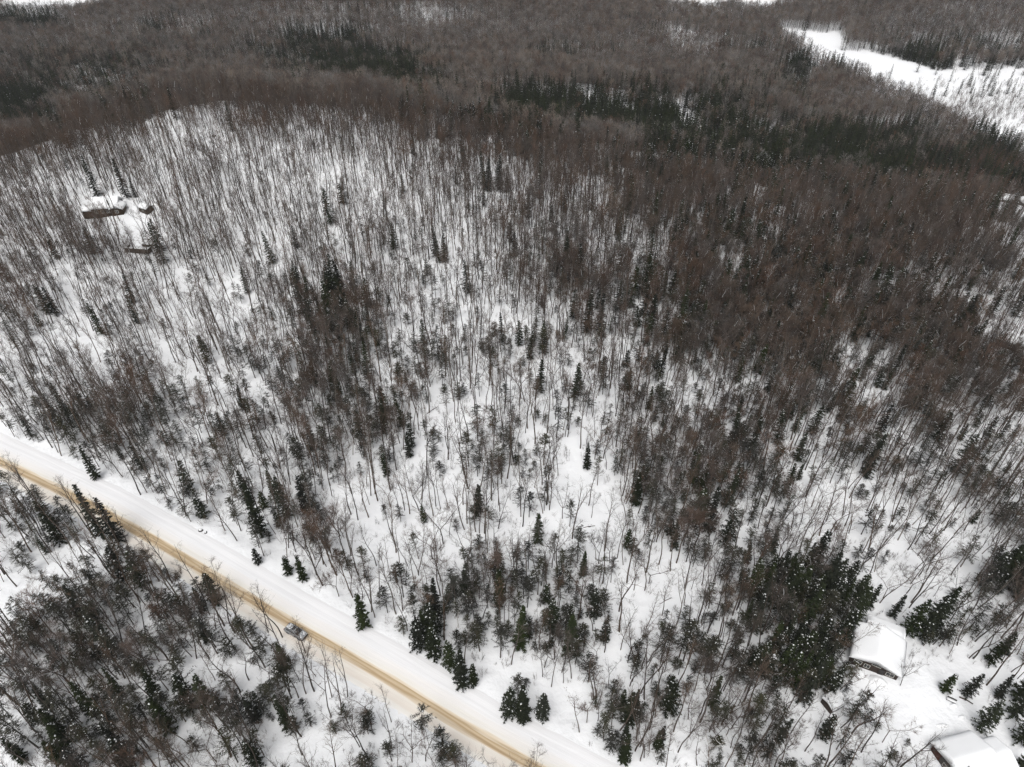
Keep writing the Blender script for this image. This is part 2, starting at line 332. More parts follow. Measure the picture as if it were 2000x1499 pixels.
def conifer(seed, h, R=2.2, base=.08, nb=95, ns=9, sl=(.28, .6), sw=.2, droop=.25, power=.8, snow=45, ssz=(.05, .20), gap=0.0, jit=.25):
    r = np.random.default_rng(seed); T, C, SN = Geo(), Geo(), Geo()
    P = np.array([(0, 0, -.4), (r.normal() * .06, r.normal() * .06, h * .5), (r.normal() * .1, r.normal() * .1, h)]); tube(T, P, [h * .0115, h * .007, .015], 5)
    B, D, L, FL, SP = [], [], [], [], []
    gaps = [(r.uniform(base, .9), r.random() * 6.28) for _ in range(int(gap * 10))]
    for q in range(nb):
        t = base + (1 - base) * ((q + r.random()) / nb) ** 1.1; z = h * t; a = q * 2.399 + r.normal() * .4
        if any(abs(t - gt) < .09 and math.cos(a - ga) > .3 for gt, ga in gaps): continue
        rel = min((1 - t) / (1 - base), 1.0)
        Lb = (R * rel ** power * r.uniform(1 - jit, 1 + jit * .7) + .12) * (1 if rel < .85 else .8)
        out = np.array([math.cos(a), math.sin(a), 0]); lat = np.array([-out[1], out[0], 0])
        s = np.linspace(.12, 1, ns) + r.uniform(-.05, .05, ns)
        dz = -droop * Lb * s + .12 * Lb * s * s + r.normal() * .05
        ctr = P[0] * 0 + np.array([np.interp(z, P[:, 2], P[:, 0]), np.interp(z, P[:, 2], P[:, 1]), z])
        pts = ctr + out * (s * Lb)[:, None] + np.array([0, 0, 1]) * dz[:, None]
        blades(C, [ctr], [pts[-1] - ctr], [np.linalg.norm(pts[-1] - ctr)], .04, r)
        for sg in (-1, 1, 0):
            n = len(pts); w = r.uniform(.5, 1.0, n)
            B.append(pts); D.append(out * (.5 + .5 * (sg == 0)) + sg * lat * w[:, None] + np.array([0, 0, -.22]) + r.normal(size=(n, 3)) * .18)
            L.append(r.uniform(*sl, n) * (.55 + .45 * min(1, Lb))); FL.append(np.array([0, 0, 1.0]) + r.normal(size=(n, 3)) * .45)
        SP.append(pts[int(ns * .4):])
    blades(C, np.vstack(B), np.vstack(D), np.concatenate(L), sw, r, 0, np.vstack(FL))
    if snow:
        SP = np.vstack(SP); c = np.minimum(len(SP), snow); w = SP[:, 2] ** .2; ids = r.choice(len(SP), c, replace=False)
        lumps(SN, SP[ids] + [0, 0, .08], r.uniform(*ssz, c), r)
    return T, C, SN
def pine(seed, h):
    r = np.random.default_rng(seed); T, C, SN = Geo(), Geo(), Geo()
    P = np.array([(0, 0, -.4), (.15, -.1, h * .5), (r.normal() * .4, r.normal() * .4, h)]); tube(T, P, [h * .013, h * .009, .03], 6)
    for q in range(46):
        t = .38 + .62 * (q + r.random()) / 46; z = h * t; a = q * 2.399 + r.normal() * .5
        Lb = (3.4 * min(1, (1 - t) / .35 + .18) ** .8) * r.uniform(.6, 1.2); out = np.array([math.cos(a), math.sin(a), r.uniform(-.05, .3)])
        c = np.array([np.interp(z, P[:, 2], P[:, 0]), np.interp(z, P[:, 2], P[:, 1]), z]); e = c + out * Lb; tube(C, [c, (c + e) / 2 + [0, 0, -.1], e], [.05, .035, .015], 3, 1)
        n = 60; s = r.uniform(.35, 1.05, n); pts = c + (e - c) * s[:, None] + r.normal(size=(n, 3)) * [.38, .38, .16]
        blades(C, pts, r.normal(size=(n, 3)) + [0, 0, .6] + out * .4, r.uniform(.25, .5, n), .15, r)
        if r.random() < .6: lumps(SN, [e + [0, 0, .15]], [r.uniform(.15, .3)], r)
    return T, C, SN
def brush(seed, h):
    r = np.random.default_rng(seed); T = Geo()
    for q in range(r.integers(3, 7)):
        a = r.random() * 6.28; s = r.uniform(.1, .5); d = unit([math.cos(a) * s, math.sin(a) * s, 1]); L = h * r.uniform(.5, 1)
        b = np.array([r.normal() * .3, r.normal() * .3, -.2]); tube(T, [b, b + d * L * .5, b + d * L + r.normal(size=3) * .1], [.018, .013, .005], 3)
        n = 22; f = r.uniform(.25, 1, n); blades(T, b + d * L * f[:, None], d + r.normal(size=(n, 3)) * .6, r.uniform(.3, .9, n), .022, r)
    return T, Geo(), Geo()

HW = [bare_tree(100 + i, h, sp, lo, nl, 4, tw, .022, (.35, .85), upright=.75) for i, (h, sp, lo, nl, tw) in enumerate(
    [(18, .50, .52, 13, 4), (20, .50, .55, 13, 4), (16, .55, .45, 13, 4), (19, .42, .6, 11, 4), (17, .65, .42, 15, 5), (15, .55, .42, 13, 4), (21, .55, .52, 15, 5), (12, .55, .35, 12, 5)])]
HW += [bare_tree(130 + i, h, .92, .38, 25, 5, 12, fork=f, snowy=.03, upright=.65) for i, (h, f) in enumerate([(16, False), (18, True), (14, True), (17, False)])]       # dense, brush-like crowns
HW += [bare_tree(150 + i, h, .95, .3, 20, 5, 8, fork=True, upright=.45) for i, h in enumerate([18, 15, 17])]                                 # open grown, forked
SP_ = [conifer(200 + i, h, R, .06, nb, 9, snow=sn, power=pw, jit=.42, droop=dr) for i, (h, R, nb, sn, pw, dr) in enumerate([(12, 1.55, 95, 34, .8, .25), (10, 1.6, 85, 50, .65, .2), (14, 1.7, 110, 30, .85, .35), (8, 1.4, 70, 44, .7, .2), (13, 2.3, 110, 95, .7, .3), (11, 1.25, 90, 10, .8, .3), (15, 1.6, 115, 8, .9, .35)])]
HM = [conifer(230 + i, h, R, b, nb, 8, sl=(.3, .6), sw=.085, droop=.12, power=.55, snow=sn, ssz=(.05, .13), gap=.5, jit=.45) for i, (h, R, b, nb, sn) in enumerate(
    [(11, 2.3, .32, 84, 26), (9, 2.2, .25, 76, 30), (12, 2.4, .4, 84, 18), (7, 2.0, .15, 66, 30), (10, 2.2, .45, 70, 14), (13, 2.5, .38, 90, 24), (5, 1.8, .1, 54, 24)])]
LA = [conifer(260 + i, h, R, .18, 75, 8, sl=(.3, .7), sw=.05, droop=.05, power=.9, snow=0, jit=.3) for i, (h, R) in enumerate([(15, 1.8), (13, 1.6), (17, 2.0)])]
PN = [pine(280 + i, h) for i, h in enumerate([20, 17])]
DEAD = [bare_tree(300 + i, h, .9, .3, 9, 3, 2, fork=f, snowy=.9) for i, (h, f) in enumerate([(12, True), (10, True), (14, False)])]
BR = [brush(320 + i, h) for i, h in enumerate([2.2, 3.2, 1.6, 4.0])]
# lighter copies for the far woods: fewer, broader twigs
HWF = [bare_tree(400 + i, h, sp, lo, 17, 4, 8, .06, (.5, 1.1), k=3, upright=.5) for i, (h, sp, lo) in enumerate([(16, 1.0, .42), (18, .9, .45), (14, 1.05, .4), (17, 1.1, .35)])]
SPF = [conifer(430 + i, h, R, .05, 50, 5, sl=(.4, .85), sw=.36, snow=sn, ssz=(.2, .4)) for i, (h, R, sn) in enumerate([(16, 2.0, 0), (19, 2.1, 1), (13, 1.9, 0), (17, 1.7, 0)])]
LAF = [conifer(450 + i, h, R, .15, 45, 5, sl=(.5, .9), sw=.09, droop=.02, power=.9, snow=0) for i, (h, R) in enumerate([(14, 1.7), (16, 1.9)])]

# ------------------------------------------------------------------ stand map: where each kind of tree grows (world ellipses)
KINDS = ['hard', 'dense', 'spruce', 'hemlock', 'larch', 'brush']
BASE = dict(hard=.072, dense=.003, spruce=.003, hemlock=.026, larch=0, brush=.13)
def W(u, v, ru, rv, soft=.55, **dens):
    c = px(u, v); l = px(u - ru, v); rr = px(u + ru, v); t = px(u, max(v - rv, 2)); b = px(u, min(v + rv, 1700))
    if v < 340: return (u, v, ru, rv, soft, dict(dens, far=1))
    return (c[0], (t[1] + b[1]) / 2 if abs(t[1] - b[1]) < 900 else c[1], max(3, np.hypot(*(rr - l)[:2]) / 2), max(3, abs(t[1] - b[1]) / 2), soft, dens)
# pixel reading of the photograph -> patches on the ground.  dens: amounts added per square metre;  k=: multiplier on everything
P_ADD = [W(*a, **d) for a, d in [
    # left hillside of straight hardwoods, its crest
    ((400, 430, 480, 190), dict(hard=.040)), ((350, 250, 400, 70), dict(hard=.03, dense=.02)), ((900, 330, 200, 60), dict(hard=.02, dense=.03)),
    ((180, 505, 75, 32), dict(dense=.06, spruce=.015)), ((60, 620, 90, 50), dict(dense=.05, spruce=.006)), ((420, 230, 70, 22), dict(spruce=.05)),
    ((1150, 400, 260, 120), dict(hard=.03, dense=.012)), ((1830, 540, 230, 80), dict(dense=.035, hard=.02)), ((1560, 440, 260, 60), dict(dense=.02, hard=.02)), ((430, 330, 420, 90), dict(hard=.03)), ((1400, 830, 140, 60), dict(dense=.02, hemlock=.03)),
    ((520, 800, 150, 120), dict(dense=.015, hemlock=.015)), ((640, 660, 110, 90), dict(dense=.02)), ((1100, 560, 160, 90), dict(dense=.02, hemlock=.012)), ((1700, 480, 300, 70), dict(dense=.02)), ((1480, 620, 260, 110), dict(dense=.012)), ((1700, 880, 330, 70), dict(hemlock=.012)), ((560, 1250, 300, 150), dict(hemlock=.012)), ((150, 1300, 250, 160), dict(hemlock=.012)),
    ((1650, 620, 420, 160), dict(dense=.010, hemlock=.014, spruce=.011)), ((1350, 760, 200, 160), dict(dense=.018, hemlock=.02, spruce=.005)), ((1600, 460, 360, 90), dict(spruce=.0118)), ((1450, 370, 300, 50), dict(spruce=.016)), ((1530, 1330, 90, 60), dict(spruce=.035, hemlock=.02)), ((1650, 1420, 60, 40), dict(hemlock=.02)), ((250, 1330, 330, 160), dict(hemlock=.016, dense=.004)),
    ((1800, 1010, 230, 130), dict(hard=.03, hemlock=.014)), ((1350, 1250, 150, 120), dict(hard=.02, hemlock=.012)), ((1940, 1250, 90, 60), dict(hard=.03, hemlock=.015)),
    # middle mixed patches
    ((655, 610, 45, 45), dict(spruce=.05)), ((560, 745, 90, 75), dict(hemlock=.05, dense=.02)), ((690, 700, 80, 75), dict(spruce=.012, hemlock=.05)),
    ((690, 850, 110, 100), dict(hemlock=.05, dense=.018, spruce=.006)), ((810, 685, 30, 25), dict(spruce=.03)), ((990, 690, 70, 45), dict(hemlock=.05)), ((830, 740, 60, 45), dict(hemlock=.05)),
    ((520, 1010, 45, 55), dict(spruce=.025, hemlock=.02)), ((600, 1000, 50, 45), dict(hemlock=.03, spruce=.015)), ((300, 860, 160, 70), dict(hemlock=.03)), ((420, 960, 90, 60), dict(hemlock=.03)),
    ((980, 905, 90, 45), dict(hemlock=.05)), ((240, 780, 80, 60), dict(hemlock=.04, dense=.02)), ((110, 850, 90, 40), dict(hemlock=.05, spruce=.012)), ((650, 1090, 40, 40), dict(dense=.03, spruce=.02)),
    # dark group beside the road, bottom centre
    ((1010, 1210, 160, 105), dict(spruce=.028, hemlock=.075, dense=.012)), ((850, 1275, 55, 40), dict(spruce=.05, hemlock=.02)), ((905, 1320, 40, 30), dict(spruce=.05)), ((1025, 1395, 50, 22), dict(spruce=.09)),
    ((1150, 1130, 80, 60), dict(hemlock=.06)), ((1210, 1450, 110, 50), dict(spruce=.02, hemlock=.05)), ((1370, 1330, 120, 80), dict(hemlock=.035)), ((1450, 1440, 90, 50), dict(hemlock=.04, spruce=.012)),
    # right of centre: thick brown mixed wood
    ((1300, 600, 190, 110), dict(dense=.035, hemlock=.03, spruce=.004)), ((1560, 740, 270, 150), dict(dense=.035, hemlock=.045, spruce=.010)), ((1830, 740, 200, 120), dict(dense=.04, hemlock=.045, spruce=.006)),
    ((1270, 900, 110, 110), dict(hemlock=.06, dense=.02)), ((1430, 950, 150, 130), dict(hemlock=.05, dense=.03, spruce=.012)), ((1500, 1110, 150, 100), dict(hemlock=.05, dense=.02, spruce=.028)),
    ((1570, 1240, 100, 110), dict(spruce=.07, hemlock=.05)), ((1640, 1150, 90, 55), dict(spruce=.05, hemlock=.02)), ((1800, 1235, 40, 38), dict(spruce=.08)), ((1700, 1190, 40, 30), dict(spruce=.06)),
    ((1350, 665, 45, 35), dict(spruce=.05)), ((1490, 540, 190, 70), dict(spruce=.025, dense=.02)), ((1760, 610, 190, 45), dict(spruce=.03)), ((1220, 610, 30, 20), dict(spruce=.04)),
    ((1960, 1150, 60, 50), dict(spruce=.05, hemlock=.02)), ((1930, 1000, 80, 60), dict(hemlock=.03)), ((1960, 1420, 50, 70), dict(spruce=.09)), ((1990, 870, 30, 25), dict(spruce=.08)), ((1870, 1240, 60, 40), dict(hemlock=.03, spruce=.01)),
    ((1500, 870, 50, 40), dict(spruce=.03)),
    # below the road
    ((120, 1030, 110, 60), dict(spruce=.022, hemlock=.04)), ((240, 1150, 120, 75), dict(hemlock=.05, spruce=.008)), ((390, 1170, 110, 70), dict(hemlock=.05, spruce=.006)), ((160, 1430, 190, 80), dict(hemlock=.05, spruce=.03)), ((170, 1280, 130, 60), dict(hemlock=.05, spruce=.006)),
    ((500, 1320, 90, 90), dict(hemlock=.055, spruce=.012)), ((430, 1410, 90, 60), dict(hemlock=.04, spruce=.012)), ((600, 1430, 110, 50), dict(hemlock=.025, spruce=.008)), ((860, 1450, 90, 60), dict(hemlock=.02, spruce=.008)), ((300, 1270, 70, 40), dict(hemlock=.04)),
    # upper woods
    ((970, 368, 26, 14), dict(spruce=.09)), ((680, 125, 170, 42), dict(spruce=.055)), ((1180, 225, 190, 30), dict(spruce=.055)), ((1400, 275, 230, 55), dict(spruce=.04)), ((1620, 360, 220, 70), dict(spruce=.02)), ((1000, 240, 150, 40), dict(spruce=.03)),
    ((100, 240, 90, 22), dict(spruce=.05)), ((130, 150, 170, 40), dict(spruce=.03)), ((1100, 105, 90, 18), dict(spruce=.04)), ((1560, 135, 50, 60), dict(spruce=.06)), ((300, 120, 150, 30), dict(spruce=.025)), ((60, 40, 80, 25), dict(spruce=.05)), ((860, 215, 90, 30), dict(spruce=.02)),
    ((1800, 330, 170, 45), dict(larch=.07)), ((1720, 262, 150, 32), dict(larch=.06)), ((1890, 355, 90, 35), dict(larch=.09)), ((1950, 310, 90, 35), dict(larch=.05)), ((1740, 125, 170, 28), dict(spruce=.05)), ((1900, 190, 110, 22), dict(spruce=.02)), ((1450, 90, 90, 20), dict(spruce=.03)),
    ((1940, 370, 25, 12), dict(spruce=.08)), ((1500, 280, 260, 55), dict(spruce=.016)), ((1230, 205, 220, 42), dict(spruce=.04)), ((1760, 330, 150, 38), dict(spruce=.02)), ((100, 130, 190, 55), dict(spruce=.03)), ((30, 220, 90, 40), dict(spruce=.04)), ((650, 100, 210, 48), dict(spruce=.035)), ((620, 70, 120, 25), dict(spruce=.05)), ((200, 190, 120, 30), dict(spruce=.03)), ((30, 190, 60, 40), dict(spruce=.05)), ((1080, 200, 120, 30), dict(spruce=.05)), ((1280, 240, 120, 35), dict(spruce=.06)),
    ((1560, 310, 120, 40), dict(spruce=.04)), ((1480, 180, 90, 40), dict(spruce=.02)), ((1650, 300, 120, 40), dict(spruce=.03, larch=.02)), ((1300, 100, 120, 25), dict(spruce=.012)), ((800, 160, 80, 30), dict(spruce=.04)), ((560, 150, 60, 20), dict(spruce=.03)), ((1960, 260, 80, 30), dict(larch=.03, spruce=.02)), ((1850, 95, 150, 25), dict(spruce=.03)), ((380, 60, 150, 25), dict(spruce=.02)),
]]
P_MUL = [W(*a, **d) for a, d in [
    ((1735, 1375, 100, 62), dict(k=0)), ((1870, 1450, 130, 62), dict(k=0)), ((1715, 1275, 62, 52), dict(k=0)), ((1890, 1390, 60, 30), dict(k=0)), ((1850, 1320, 100, 30), dict(k=.15)), ((1900, 1490, 130, 50), dict(k=0)),
    ((1110, 1385, 45, 35), dict(k=.05)), ((1180, 1300, 42, 35), dict(k=.2)), ((1270, 1195, 60, 42), dict(k=.35)), ((1335, 1130, 50, 40), dict(k=.45)), ((1160, 1010, 55, 60), dict(k=.12)), ((1120, 960, 50, 50), dict(k=.4)),
    ((730, 1085, 70, 30), dict(k=.25)), ((900, 830, 60, 40), dict(k=.5)), ((940, 640, 70, 40), dict(k=.55)), ((1090, 800, 80, 90), dict(k=.8)), ((1060, 1060, 90, 50), dict(k=.75)),
    ((1650, 985, 90, 60), dict(k=.5)), ((1840, 1110, 80, 60), dict(k=.8)), ((1610, 850, 70, 28), dict(k=.35)), ((1720, 870, 60, 35), dict(k=.4)), ((1950, 860, 50, 60), dict(k=.7)), ((1960, 660, 50, 40), dict(k=.45)), ((1820, 930, 60, 40), dict(k=.8)),
    ((1330, 52, 90, 18), dict(k=.35)), ((1840, 85, 200, 32), dict(k=.5)), ((340, 45, 70, 14), dict(k=.45)), ((720, 18, 150, 14), dict(k=.5)), ((860, 40, 90, 12), dict(k=.5)),
    ((60, 1170, 75, 45), dict(k=.25)), ((150, 1100, 50, 35), dict(k=.35)), ((410, 1330, 60, 45), dict(k=.35)), ((600, 1470, 90, 50), dict(k=.5)), ((270, 1225, 40, 30), dict(k=.4)), ((350, 1420, 40, 40), dict(k=.5)),
    ((212, 412, 44, 18), dict(k=0)), ((218, 445, 48, 26), dict(k=.15)), ((262, 440, 30, 34), dict(k=.12)), ((285, 480, 25, 18), dict(k=.1)), ((1965, 405, 60, 34), dict(k=.06)), ((1440, 530, 40, 30), dict(k=.6)), ((520, 780, 40, 30), dict(k=.4)), ((550, 850, 30, 30), dict(k=.5)),
]]
def density(x, y):
    dn = {k: np.full(x.shape, float(BASE[k])) for k in KINDS}
    clump = np.clip(.9 + 3.2 * vnoise(x + 7, y + 3, 14) + 2.2 * vnoise(x, y + 90, 45), .05, 2.2)
    far = smooth(330, 430, y); dn['hard'] += .028 * smooth(200, 290, y) + .035 * smooth(520, 680, y); dn['dense'] += .05 * smooth(245, 320, y) * (1 - far); dn['spruce'] += .022 * far * clump ** 2; dn['brush'] *= 1 - far; dn['hemlock'] *= 1 - .9 * far
    fu, fv, _ = proj(x, y, ground1(x, y) + 8)      # where a crown standing here shows in the photograph
    wob = .5 * vnoise(x + 50, y, 9 if y.mean() < 400 else 25)
    hill = gau(x, y, -105, 265, 105, 75); dn['spruce'] *= 1 - .92 * hill; dn['hemlock'] *= 1 - .8 * hill; dn['brush'] *= 1 - .4 * hill     # almost pure hardwood on the upper hillside
    lump = np.clip(1 + 1.6 * vnoise(x, y, 17), .25, 1.8)
    for cx, cy, rx, ry, soft, dd in P_ADD:
        if 'far' in dd:
            dd = {k: w for k, w in dd.items() if k != 'far'}; q = np.hypot((fu - cx) / rx, (fv - cy) / ry) + wob; f = (1 - smooth(1 - soft, 1 + soft * .6, q)) * smooth(285, 310, y); cy = 999
        else: q = np.hypot((x - cx) / rx, (y - cy) / ry) + wob; f = 1 - smooth(1 - soft, 1 + soft * .6, q)
        ever = dd.get('spruce', 0) + dd.get('larch', 0)
        if ever > .012:
            cut = 1 - f * min(.92, ever * (19 if cy > 330 else 9)); dn['hard'] *= cut; dn['dense'] *= cut
        for k, v in dd.items(): dn[k] += v * f * (2.2 if k == 'hemlock' else ((2.3 * clump if cy > 330 else 1.3) if k in ('spruce', 'larch') else (1.0 if k == 'dense' and cx < 20 else (.85 if k == 'dense' else 1))))
    for cx, cy, rx, ry, soft, dd in P_MUL:
        q = (np.hypot((fu - cx) / rx, (fv - cy) / ry) + 2 * wob + 9 * (y < 400)) if 'far' in dd else np.hypot((x - cx) / rx, (y - cy) / ry)
        f = 1 - smooth(.8, 1.25, q); m = 1 - f * (1 - dd['k'])
        for k in dn: dn[k] = dn[k] * m
    o = road_off(x, y); clear = (1 - smooth(7.6, 9.6, o + 2 * vnoise(x, y, 8))) * smooth(-5.6, -4.6, o)
    lk = smooth(1, 6, lake_d(x, y))
    for k in dn:
        dn[k] = dn[k] * (1 - clear) * lk * (lump if k in ('hemlock', 'dense', 'spruce') else .5 + .5 * lump)
    return dn
def scatter(y0, y1, cell, margin):
    xs = np.arange(-(.8 * y1 + margin), .8 * y1 + margin, cell); ys = np.arange(y0, y1, cell)
    X, Y = np.meshgrid(xs, ys); X = X + RNG.uniform(-.48, .48, X.shape) * cell; Y = Y + RNG.uniform(-.48, .48, Y.shape) * cell
    ok = np.abs(X) < .8 * Y + margin; X, Y = X[ok], Y[ok]
    dn = density(X, Y); u = RNG.random(X.shape) / (cell * cell); kind = np.full(X.shape, -1); acc = np.zeros(X.shape)
    for i, k in enumerate(KINDS):
        kind[(u >= acc) & (u < acc + dn[k])] = i; acc += dn[k]
    s = kind >= 0; return X[s], Y[s], kind[s]
NEAR_Y = 330
parts_ = [scatter(22, NEAR_Y, 1.85, 45), scatter(NEAR_Y, 1120, 2.9, 60)]
TX = np.concatenate([p[0] for p in parts_]); TY = np.concatenate([p[1] for p in parts_]); TK = np.concatenate([p[2] for p in parts_])
FIX = [  # trees that stand out, read off the photograph: (u, v of the foot, kind, variety, scale, label)
    (866, 1062, 'fork', 0, 1.15, 'large forked bare tree standing alone in the snowy gap'),
    (631, 1146, 'dense', 1, 1.1, 'big brown-crowned bare tree at the edge of the far verge'),
    (662, 1165, 'dense', 2, 1.0, 'bare tree with round brown crown beside the big brown-crowned tree'),
    (860, 1165, 'dense', 3, .95, 'brown-crowned tree with dark trunk uphill of the roadside spruce thicket'),
    (1641, 1280, 'fork', 1, .8, 'spreading bare tree whose limbs reach over the dark house roof'),
    (1757, 1341, 'fork', 2, .55, 'small many-stemmed bare tree at the front corner of the dark house'),
    (1722, 1452, 'fork', 0, .62, 'wide bare shrubby tree in the middle of the snowy yard'),
    (1619, 1402, 'fork', 1, .55, 'bare tree growing over the small shed roof'),
    (1660, 1478, 'fork', 2, .5, 'bare shrubby tree at the bottom edge below the yard'),
    (1392, 1150, 'fork', 2, .75, 'crooked leaning bare tree in the gap left of the dark woods'),
    (1888, 1356, 'spruce', 4, .62, 'lone full spruce behind the yard, right one of a pair'),
    (1842, 1350, 'spruce', 3, .78, 'snow-flecked bushy spruce behind the yard, left one of a pair'),
    (1915, 1422, 'spruce', 4, .82, 'broad spruce heavy with snow beside the red house'),
    (1975, 1400, 'spruce', 2, .9, 'tall dark spruce at the right edge above the red house'),
    (1990, 1448, 'spruce', 4, .9, 'snowy spruce at the right edge beside the red house'),
    (1990, 1500, 'spruce', 3, .8, 'spruce in the bottom corner behind the red house'),
    (1707, 1428, 'hemlock', 6, .55, 'small round evergreen bush alone in the yard'),
    (1767, 1455, 'hemlock', 6, .4, 'tiny evergreen bush near the red house'),
    (1608, 1440, 'spruce', 1, .85, 'full spruce at the left edge of the yard'),
    (995, 1398, 'spruce', 4, .75, 'left spruce of the three-spruce clump by the road'),
    (1022, 1406, 'spruce', 5, 1.0, 'narrow olive spruce in the middle of the three-spruce clump'),
    (1058, 1404, 'spruce', 1, .85, 'right spruce of the three-spruce clump by the road'),
    (903, 1340, 'spruce', 2, .85, 'tall pointed spruce on the far verge'),
    (925, 1338, 'spruce', 0, .6, 'short spruce beside the tall pointed spruce on the verge'),
    (820, 1268, 'spruce', 4, .8, 'dark snowy spruce at the left end of the roadside thicket'),
    (850, 1285, 'spruce', 1, 1.0, 'bushy spruce in the roadside thicket'),
    (880, 1305, 'spruce', 4, .7, 'broad spruce between the thicket and the tall pointed spruce'),
    (712, 1226, 'spruce', 0, .9, 'lone slim spruce on the far verge right of the silver car'),
    (1216, 1490, 'spruce', 6, .75, 'narrow dark spruce at the bottom edge beside the road'),
    (511, 1045, 'spruce', 6, 1.05, 'tall slim dark spruce above the road'),
    (470, 1035, 'hemlock', 5, .9, 'wispy evergreen left of the tall slim spruce'),
    (560, 1010, 'spruce', 2, .9, 'dark spruce right of the tall slim spruce'),
    (600, 1000, 'spruce', 0, .95, 'second dark spruce right of the tall slim spruce'),
    (190, 935, 'spruce', 5, .9, 'slim spruce on the far verge near the left edge'),
    (505, 1100, 'spruce', 3, .6, 'small spruce on the far verge, left of the big brown-crowned tree'),
    (565, 1122, 'spruce', 3, .7, 'short spruce on the far verge just before the big brown-crowned tree'),
    (594, 1135, 'spruce', 0, .65, 'dark short spruce touching the big brown-crowned tree'),
    (205, 1055, 'spruce', 6, 1.05, 'tall dark spruce whose top overlaps the sandy track'),
    (235, 1060, 'spruce', 2, .95, 'dark spruce next to the one overlapping the track'),
    (120, 1060, 'spruce', 2, .9, 'dark spruce below the road near the left edge'),
    (245, 1135, 'spruce', 1, 1.0, 'dark round-topped spruce below the road'),
    (425, 1180, 'spruce', 1, .95, 'dark spruce below the sandy track left of the silver car'),
    (394, 1160, 'hard', 2, .9, 'slender bare tree leaning across the track, left of the silver car'),
    (452, 1205, 'fork', 0, .85, 'forked bare tree reaching across the track, left of the silver car'),
    (524, 1236, 'hard', 4, .85, 'bare tree on the near verge, next left of the silver car'),
    (552, 1246, 'hard', 0, .9, 'thin pale bare tree just behind the silver car'),
    (597, 1276, 'hard', 5, .95, 'bare tree standing directly in front of the silver car'),
    (617, 1322, 'fork', 2, .6, 'small bare tree on the near verge below the silver car'),
    (720, 1395, 'fork', 1, .72, 'bare tree reaching over the track near the bottom centre'),
    (805, 1490, 'fork', 2, .8, 'bare tree reaching over the track at the bottom edge'),
    (960, 1560, 'fork', 0, .75, 'bare treetop over the track at the very bottom edge'),
    (55, 960, 'fork', 2, .7, 'bare tree over the track at the left edge'),
    (1155, 1010, 'hard', 7, .8, 'thin bare tree in the middle snowy clearing'),
    (1098, 1015, 'fork', 2, .8, 'forked bare tree at the left rim of the middle clearing'),
    (735, 1105, 'hard', 0, .75, 'straight bare tree in the snow patch above the verge'),
    (780, 1112, 'hard', 3, .75, 'second straight bare tree in the snow patch above the verge'),
    (1180, 1255, 'spruce', 1, .7, 'snow-flecked spruce at the right end of the spruce wood'),
    (975, 1180, 'spruce', 5, 1.0, 'pointed dark spruce in the spruce wood above the road'),
    (912, 1170, 'spruce', 5, 1.0, 'dark conical spruce uphill of the roadside thicket'),
    (1050, 1060, 'spruce', 0, .8, 'dark spruce at the foot of the middle clearing'),
    (1800, 1245, 'spruce', 4, 1.15, 'big snow-spotted spruce right behind the dark house'),
    (1770, 1240, 'spruce', 4, .95, 'snowy spruce touching the back of the dark house'),
    (1822, 1225, 'spruce', 2, 1.05, 'tall dark spruce right of the big snow-spotted one'),
    (1660, 1225, 'spruce', 2, 1.0, 'tall dark spruce close on the left of the dark house'),
    (1635, 1260, 'spruce', 4, 1.0, 'snow-spotted spruce left of the dark house'),
    (895, 1225, 'dead', 0, .7, 'dead tree with snow lying along its limbs in the thicket'),
    (870, 1290, 'dead', 1, .7, 'leaning dead tree with white limbs at the verge thicket'),
    (1382, 1480, 'dead', 0, .9, 'dead tree with pale twisted limbs at the bottom right of the road'),
    (170, 1040, 'dead', 1, .8, 'dead tree with a snow-covered limb below the road'),
    (1480, 520, 'dead', 0, 1.0, 'snow-lined dead tree in the brown woods on the right'),
    (1420, 560, 'dead', 2, .9, 'dead snow-lined tree left of another in the brown woods'),
    (1790, 1050, 'dead', 2, .9, 'pale dead tree in the thin woods above the dark house'),
    (192, 386, 'spruce', 2, 1.15, 'dark spruce directly behind the brown cabin'),
    (248, 386, 'spruce', 2, 1.1, 'dark spruce behind the right end of the brown cabin'),
    (265, 385, 'spruce', 5, .7, 'slim spruce right of the one behind the brown cabin'),
    (1405, 170, 'pine', 0, 1.0, 'dark pine rising above far woods, left one of two'),
    (1470, 180, 'pine', 1, 1.1, 'dark pine rising above far woods, right one of two'),
    (975, 372, 'spruce', 4, .95, 'snow-flecked spruce alone high on the brown hillside'),
    (955, 365, 'spruce', 4, .8, 'snow-flecked spruce left of the lone hillside one'),
    (1945, 372, 'spruce', 4, .95, 'snow-flecked spruce beside the far houses on the right'),
]
FP = np.array([px(f[0], f[1]) for f in FIX])
# buildings and their clear ground: (x, y, radius)
HOUSE_SPOTS = [(71.6, 72.8, 7.0), (73.8, 79.3, 4.0), (79.5, 52.0, 7.5), (57.5, 63.5, 2.6), (-149, 240, 9), (-133, 238.4, 4), (-128.9, 218.5, 5), (281, 371, 7), (290, 374, 7), (154, 177.4, 5), (-42.8, 76.3, 3.5)]
keep = np.ones(len(TX), bool)
for fx, fy, _ in FP: keep &= np.hypot(TX - fx, TY - fy) > (1.9 if fy < 330 else 3)
for hx, hy, hr in HOUSE_SPOTS: keep &= np.hypot(TX - hx, TY - hy) > hr
TX, TY, TK = TX[keep], TY[keep], TK[keep]
